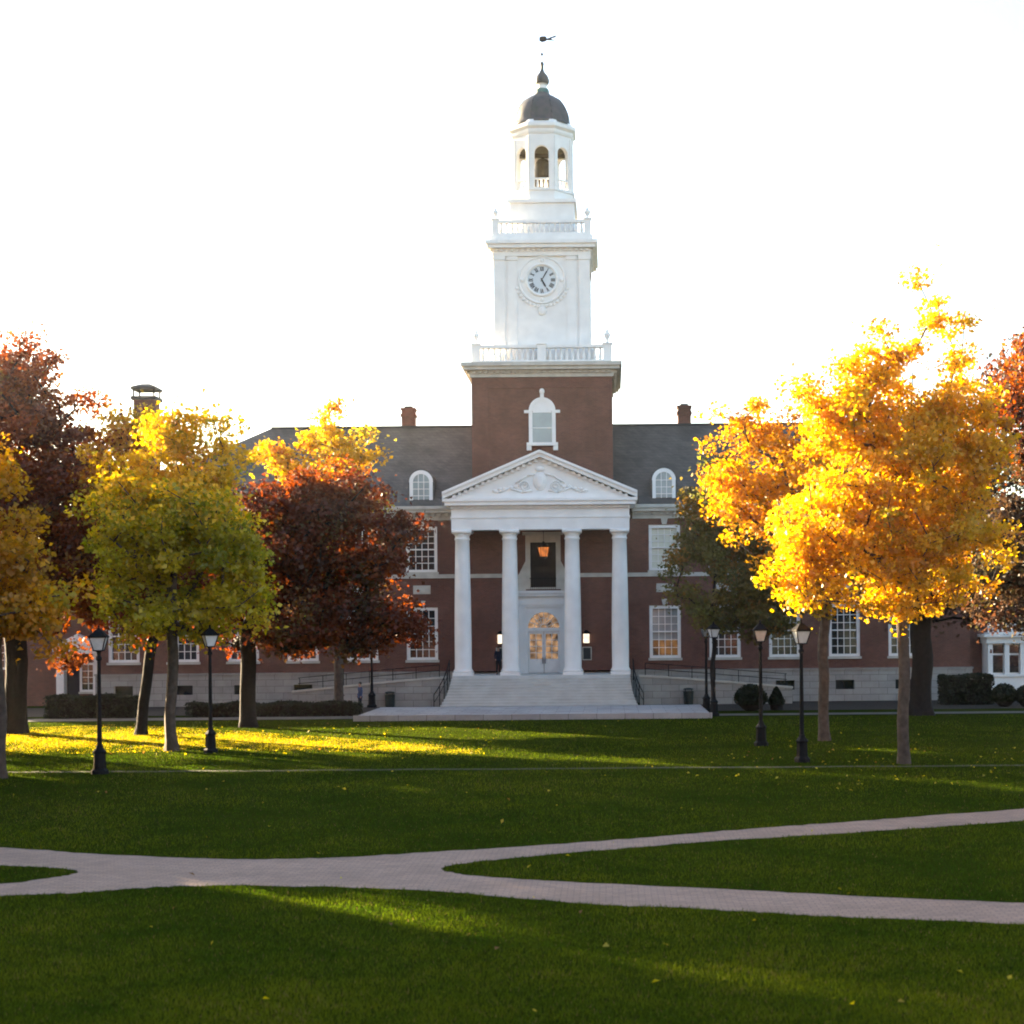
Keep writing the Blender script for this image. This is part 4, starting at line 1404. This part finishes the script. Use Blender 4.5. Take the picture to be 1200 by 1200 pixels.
# ------------------------------------------------------------------ street lamps
def lamp_proto():
    t = thing('street_lamp', 'x', 'lamp post')
    b = MB()
    b.lathe([(0.30, 0), (0.30, 0.12), (0.22, 0.2), (0.20, 0.7), (0.24, 0.76), (0.13, 0.9), (0.1, 1.0)], 8)
    b.build('base', M['iron'], t)
    MB().lathe([(0.085, 0.95), (0.075, 2.2), (0.06, 3.9), (0.1, 3.95), (0.1, 4.02), (0.06, 4.08), (0.07, 4.2), (0.16, 4.26)], 10).build('post', M['iron'], t)
    f = MB()
    for sx in (-1, 1):
        for sy in (-1, 1):
            f.tube((sx * 0.15, sy * 0.15, 4.26), (sx * 0.27, sy * 0.27, 4.72), 0.024, 0.018, 5)
    f.box(-0.17, 0.17, -0.17, 0.17, 4.24, 4.28)
    f.build('lantern_frame', M['iron'], t)
    MB().frustum(0.14, 0.255, 0, 0, 4.28, 4.7).build('glass', M['lampglass'], t)
    c = MB()
    c.box(-0.3, 0.3, -0.3, 0.3, 4.70, 4.76)
    c.frustum(0.28, 0.08, 0, 0, 4.76, 4.98)
    c.lathe([(0.06, 4.98), (0.06, 5.02), (0.03, 5.05), (0.045, 5.09), (0.0, 5.15)], 8)
    c.build('cap', M['iron'], t)
    return t
lp = lamp_proto()
lamps = [(117, 907, 'black lamp post with white lantern standing nearest on the left lawn'),
         (247, 882, 'black lamp post beside the trunk of the olive green tree'),
         (892, 874, 'black lamp post before the round dark shrub'),
         (940, 893, 'black lamp post whose lantern hides in the yellow leaves'),
         (837, 839, 'black lamp post at the right end of the stone terrace, right of a pair'),
         (828, 834, 'black lamp post at the right end of the stone terrace, left of a pair'),
         (436, 829, 'thin black lamp post left of the bins, lantern lost in maroon leaves'),
         (402, 829, 'thin black lamp post behind the hedge under the maroon tree')]
for i, (px, py, lab) in enumerate(lamps):
    o = lp if i == 0 else copy_tree(lp)
    X, Y = G(px, py)
    o.location = (X, Y, 0)
    o.rotation_euler = (0, 0, R([8, 30, 0, 15, 20, 5, 12, 0][i]))
    tag(o, lab, 'lamp post', 'black lamp posts on the lawn')

# ------------------------------------------------------------------ bins
def bin_(px, py, wpx, hpx, lab):
    X, Y = G(px, py)
    r, h = wpx / 2 * Y / F, hpx * Y / F
    t = thing('litter_bin', lab, 'bin', (X, Y, 0), 0, 'dark litter bins')
    m = MB()
    m.lathe([(r * 0.85, 0), (r * 0.9, 0.05), (r, h * 0.75), (r * 1.04, h * 0.76), (r * 1.04, h * 0.8)], 14)
    m.build('body', M['bin'], t)
    m = MB()
    for k in range(4):
        a = k * math.pi / 2 + 0.78
        m.tube((r * 0.9 * math.cos(a), r * 0.9 * math.sin(a), h * 0.8), (r * 0.9 * math.cos(a), r * 0.9 * math.sin(a), h * 0.9), 0.02)
    m.lathe([(r * 1.02, h * 0.9), (r * 0.9, h * 0.96), (r * 0.3, h)], 14)
    m.build('lid', M['bin'], t)
bin_(457, 829, 12, 19, 'taller dark bin left of the entrance steps')
bin_(474, 828, 8, 12, 'shorter dark bin left of the entrance steps')
bin_(807, 826, 12, 20, 'taller dark bin right of the entrance steps')
bin_(823, 825, 9, 13, 'shorter dark bin right of the entrance steps')

# ------------------------------------------------------------------ lanterns at the entrance
hl = thing('hanging_lantern', 'lit orange lantern hanging between the middle columns', 'lantern', (CX + 0.1, Y0 - 1.5, 9.3))
m = MB()
m.tube((0, 0, 0.95), (0, 0, 2.0), 0.015)
for k in range(6):
    a = k * math.pi / 3
    m.tube((0.26 * math.cos(a), 0.26 * math.sin(a), 0), (0.38 * math.cos(a), 0.38 * math.sin(a), 0.6), 0.02)
m.lathe([(0.4, 0.6), (0.36, 0.66), (0.1, 0.9), (0.05, 0.98)], 12)
m.lathe([(0.05, -0.12), (0.27, -0.02), (0.27, 0.02)], 12)
m.build('frame', M['iron'], hl)
MB().lathe([(0.23, 0.03), (0.34, 0.58)], 12).build('glass', M['lampglow'], hl)
for s in (-1, 1):
    t = thing('wall_lantern', 'lit white lantern on the brick wall %s of the entrance door' % ('left' if s < 0 else 'right'), 'lantern', (CX + s * 2.72, Y0, 3.85), 0, 'wall lanterns by the door')
    m = MB()
    m.box(-0.05, 0.05, -0.16, -0.001, 0.2, 0.3)
    m.box(-0.24, 0.24, -0.5, -0.02, 0.58, 0.64)
    m.frustum(0.26, 0.06, 0, -0.26, 0.64, 0.82)
    m.box(-0.2, 0.2, -0.46, -0.06, -0.06, 0)
    m.build('frame', M['iron'], t)
    MB().box(-0.19, 0.19, -0.45, -0.07, 0.0, 0.58).build('glass', M['sconceglow'], t)
    n_ = thing('notice_board', 'small grey framed notice on the wall under the %s lantern' % ('left' if s < 0 else 'right'), 'notice board', (CX + s * 2.75, Y0, 2.75), 0, 'notice boards by the door')
    m = MB()
    pierced(m, -0.3, 0.3, 0, 0.85, -0.06, -0.002, [(-0.24, 0.24, 0.06, 0.79)])
    m.build('frame', M['stone'], n_)
    MB().box(-0.24, 0.24, -0.04, -0.01, 0.06, 0.79).build('panel', M['cap'], n_)

# ------------------------------------------------------------------ people
def skin_obj(name, joints, edges, mat, parent, sub=2):
    me = bpy.data.meshes.new(name)
    me.from_pydata([j[:3] for j in joints], edges, [])
    o = bpy.data.objects.new(name + '_rig', me)
    COL.objects.link(o)
    md = o.modifiers.new('skin', 'SKIN')
    md.use_smooth_shade = True
    if not me.skin_vertices: bpy.context.view_layer.update()
    for i, j in enumerate(joints):
        sv = me.skin_vertices[0].data[i] if me.skin_vertices else None
        if sv is None: continue
        sv.radius = (j[3], j[4] if len(j) > 4 else j[3])
        sv.use_root = i == 0
    o.modifiers.new('sub', 'SUBSURF').levels = sub
    o.modifiers['sub'].render_levels = sub
    bpy.context.view_layer.update()
    dg = bpy.context.evaluated_depsgraph_get()
    nm = bpy.data.meshes.new_from_object(o.evaluated_get(dg))
    nm.name = name
    nm.materials.clear()
    nm.materials.append(mat)
    bpy.data.objects.remove(o)
    r = bpy.data.objects.new(name, nm)
    COL.objects.link(r)
    r.parent = parent
    return r

def person(label, loc, rz, top, legs):
    t = thing('person', label, 'person', loc, rz)
    J = [(0, 0, 0.95, 0.13, 0.1), (0, 0, 1.15, 0.125, 0.09), (0, 0.01, 1.36, 0.15, 0.095), (0, 0.0, 1.47, 0.06), (0, -0.01, 1.53, 0.055), (0, -0.02, 1.60, 0.075, 0.085), (0, -0.02, 1.68, 0.07, 0.085),
         (0.17, 0, 1.41, 0.055), (0.22, 0.02, 1.14, 0.042), (0.23, -0.05, 0.90, 0.032), (0.235, -0.07, 0.82, 0.03, 0.02),
         (-0.17, 0, 1.41, 0.055), (-0.22, 0.03, 1.14, 0.042), (-0.2, -0.1, 0.93, 0.032), (-0.195, -0.13, 0.86, 0.03, 0.02),
         (0.09, 0, 0.88, 0.09), (0.1, -0.03, 0.48, 0.058), (0.1, 0.02, 0.10, 0.042), (0.11, -0.12, 0.035, 0.04, 0.03),
         (-0.09, 0, 0.88, 0.09), (-0.1, -0.01, 0.48, 0.058), (-0.11, 0.06, 0.10, 0.042), (-0.12, -0.07, 0.035, 0.04, 0.03)]
    E = [(0, 1), (1, 2), (2, 3), (3, 4), (4, 5), (5, 6), (2, 7), (7, 8), (8, 9), (9, 10), (2, 11), (11, 12), (12, 13), (13, 14), (0, 15), (15, 16), (16, 17), (17, 18), (0, 19), (19, 20), (20, 21), (21, 22)]
    bo = skin_obj('body', J, E, M['skin'], t)
    jt = [(0, 0, 1.0, 0.165, 0.13), (0, 0, 1.15, 0.155, 0.12), (0, 0.01, 1.36, 0.18, 0.125), (0, 0.0, 1.455, 0.075), (0.18, 0, 1.41, 0.075), (0.225, 0.02, 1.14, 0.06), (0.232, -0.045, 0.92, 0.048),
          (-0.18, 0, 1.41, 0.075), (-0.225, 0.03, 1.14, 0.06), (-0.205, -0.09, 0.95, 0.048), (0, 0, 0.88, 0.165, 0.13)]
    skin_obj('jacket', jt, [(0, 1), (1, 2), (2, 3), (2, 4), (4, 5), (5, 6), (2, 7), (7, 8), (8, 9), (0, 10)], M[top], t)
    tr = [(0, 0, 0.96, 0.14, 0.115), (0.09, 0, 0.86, 0.105), (0.1, -0.03, 0.48, 0.075), (0.1, 0.02, 0.12, 0.062), (-0.09, 0, 0.86, 0.105), (-0.1, -0.01, 0.48, 0.075), (-0.11, 0.06, 0.12, 0.062)]
    skin_obj('trousers', tr, [(0, 1), (1, 2), (2, 3), (0, 4), (4, 5), (5, 6)], M[legs], t)
    h = MB()
    h.ball((0, 0.015, 1.68), 0.088, 0.1, 0.095)
    h.v = [(x, y if z > 1.66 or y > 0 else y * 0.3 + 0.02, z) for x, y, z in h.v]
    h.build('hair', M['hair'], t, True)
    for s in (-1, 1):
        MB().ball((s * 0.03, -0.1, 1.63), 0.012, 0.008, 0.01, 6, 5).build('eye', M['hair'], bo)
        MB().tube((s * 0.11, -0.02, 0.02), (s * 0.115, -0.14, 0.03), 0.05, 0.045, 8).build('shoe', M['blackcloth'], t)
    MB().tube((0, -0.1, 1.625), (0, -0.125, 1.595), 0.01, 0.016, 6).build('nose', M['skin'], bo)
    return t
x_, _z = P(584, 775, Y0 - 1.6)
person('person in dark clothes standing by the second column of the portico', (x_, Y0 - 1.6, CZ0), R(20), 'navy', 'blackcloth')
x_, _z = P(422, 815, 90.2)
person('person in blue top standing behind the low hedge near the bins', (x_, 90.2, 0), R(-60), 'bluecloth', 'navy')

# ------------------------------------------------------------------ thin sunlit autumn haze
hz = MB().box(-810, 810, -70, 1510, -1.0, 47.0)
hm = bpy.data.materials.new('haze')
hm.use_nodes = True
hm.node_tree.nodes.clear()
ho = hm.node_tree.nodes.new('ShaderNodeOutputMaterial')
pv = hm.node_tree.nodes.new('ShaderNodeVolumePrincipled')
pv.inputs['Color'].default_value = (0.93, 0.93, 0.93, 1)
pv.inputs['Density'].default_value = 0.00009
pv.inputs['Anisotropy'].default_value = 0.6
hm.node_tree.links.new(pv.outputs[0], ho.inputs['Volume'])
tag(hz.build('haze', hm), 'thin sunlit haze over the lawn', 'haze', kind='stuff')

# ------------------------------------------------------------------ grass blades, fallen leaves, painted sun strip
def inside(px, py, lp):
    lp = np.array(lp)
    x1, y1 = lp[:, 0], lp[:, 1]
    x2, y2 = np.roll(x1, -1), np.roll(y1, -1)
    res = np.zeros(len(px), bool)
    for a, b, c, d in zip(x1, y1, x2, y2):
        cond = (b > py) != (d > py)
        if abs(d - b) < 1e-12: continue
        res ^= cond & (px < (c - a) * (py - b) / (d - b) + a)
    return res

def blades(name, label, n, y0, y1, hgt, wid, seed, yb=1.6):
    g = np.random.default_rng(seed)
    u = g.random(n)
    # density falls with distance
    Y = (y0 ** (1 - yb) + u * (y1 ** (1 - yb) - y0 ** (1 - yb))) ** (1 / (1 - yb))
    xa, xb = (-30 - PX) / F, (1230 - PX) / F
    X = Y * g.uniform(xa, xb, n)
    keep = ~inside(X, Y, loop)
    X, Y = X[keep], Y[keep]
    n = len(X)
    sc = (Y / y0) ** 0.5
    h = hgt * g.uniform(0.5, 1.3, n) * (1 + 0.15 * (sc - 1))
    wd = wid * g.uniform(0.7, 1.3, n) * sc
    pat = 0.5 + 0.22 * np.sin(X * 0.9 + 1.3 * np.sin(Y * 0.55)) * np.sin(Y * 0.8 + X * 0.3)
    for fq, am in ((0.23, 0.25), (0.61, 0.22), (1.9, 0.2), (4.3, 0.16)):
        q1, q2, q3 = g.uniform(0, 6.28, 3)
        pat = pat + am * np.sin(X * fq + q1 + 1.7 * np.sin(Y * fq * 0.8 + q2)) * np.sin(Y * fq * 1.15 + q3 + 1.4 * np.sin(X * fq * 0.7))
    pat = np.clip(pat, 0, 1)
    h = h * (0.75 + 0.5 * pat)
    a = g.uniform(0, 2 * math.pi, n)
    la_ = g.uniform(0, 2 * math.pi, n)
    ll_ = h * g.uniform(0.1, 0.8, n)
    p0 = np.stack([X - wd * np.cos(a), Y - wd * np.sin(a), np.zeros(n)], 1)
    p1 = np.stack([X + wd * np.cos(a), Y + wd * np.sin(a), np.zeros(n)], 1)
    p2 = np.stack([X + ll_ * np.cos(la_), Y + ll_ * np.sin(la_), h], 1)
    v = np.stack([p0, p1, p2], 1).reshape(-1, 3).astype(np.float32)
    me = bpy.data.meshes.new(name)
    me.vertices.add(n * 3)
    me.vertices.foreach_set('co', v.ravel())
    me.loops.add(n * 3)
    me.loops.foreach_set('vertex_index', np.arange(n * 3, dtype=np.int32))
    me.polygons.add(n)
    me.polygons.foreach_set('loop_start', np.arange(0, n * 3, 3, dtype=np.int32))
    me.update(calc_edges=True)
    base_c = np.array([0.035, 0.070, 0.008]) * (1 - pat[:, None]) + np.array([0.098, 0.125, 0.014]) * pat[:, None]
    c = base_c * g.uniform(0.6, 1.45, (n, 1))
    dry = g.random(n) < 0.03 + 0.05 * (pat > 0.8)
    c[dry] = np.array([0.16, 0.13, 0.05]) * g.uniform(0.6, 1.2, (dry.sum(), 1))
    at = me.attributes.new('leaf_tint', 'FLOAT_COLOR', 'FACE')
    c4 = np.ones((n, 4), np.float32)
    c4[:, :3] = c
    at.data.foreach_set('color', c4.ravel())
    me.materials.append(M['grassblade'])
    o = bpy.data.objects.new(name, me)
    COL.objects.link(o)
    return tag(o, label, 'grass', kind='stuff')
blades('grass', 'short green lawn grass', 420000, 16.5, 82, 0.055, 0.006, 77)

g = np.random.default_rng(99)
n = 2600
Y = g.uniform(18, 80, n)
X = Y * g.uniform((-30 - PX) / F, (1230 - PX) / F, n)
under = np.hypot(X - 10, Y - 54) < 9
under |= (Y > 60) & (X < -5)
keep = (under & (g.random(n) < 0.6)) | (g.random(n) < 0.045)
X, Y = X[keep], Y[keep]
n2 = 165000  # tiny yellow leaves laid along one strip to paint sunlight on the grass
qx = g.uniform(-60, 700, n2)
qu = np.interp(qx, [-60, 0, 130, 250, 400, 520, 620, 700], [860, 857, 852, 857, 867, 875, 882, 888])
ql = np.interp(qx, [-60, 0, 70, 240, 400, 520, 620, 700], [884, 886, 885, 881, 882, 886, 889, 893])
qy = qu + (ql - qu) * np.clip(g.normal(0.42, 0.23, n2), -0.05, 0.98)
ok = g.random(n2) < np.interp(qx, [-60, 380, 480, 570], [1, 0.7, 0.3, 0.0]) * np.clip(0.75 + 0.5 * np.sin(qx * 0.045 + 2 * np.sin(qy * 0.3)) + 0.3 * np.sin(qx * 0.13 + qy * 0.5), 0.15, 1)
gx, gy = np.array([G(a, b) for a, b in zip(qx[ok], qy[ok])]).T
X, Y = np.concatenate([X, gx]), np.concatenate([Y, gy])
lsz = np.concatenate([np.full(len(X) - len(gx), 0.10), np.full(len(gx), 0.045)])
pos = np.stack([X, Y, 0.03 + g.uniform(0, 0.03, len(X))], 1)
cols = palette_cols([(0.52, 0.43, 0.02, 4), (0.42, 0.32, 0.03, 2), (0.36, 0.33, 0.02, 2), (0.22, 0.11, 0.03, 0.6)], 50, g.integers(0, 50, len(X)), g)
fl = leaf_mesh('leaves_and_sun_strip', pos, np.array([0, 0, 2.0]), lsz, cols, M['leaf'], None, 101)
tag(fl, 'fallen autumn leaves over the lawn, with a dense yellow strip painting sunlight', 'leaves', kind='stuff')
bpy.context.view_layer.update()
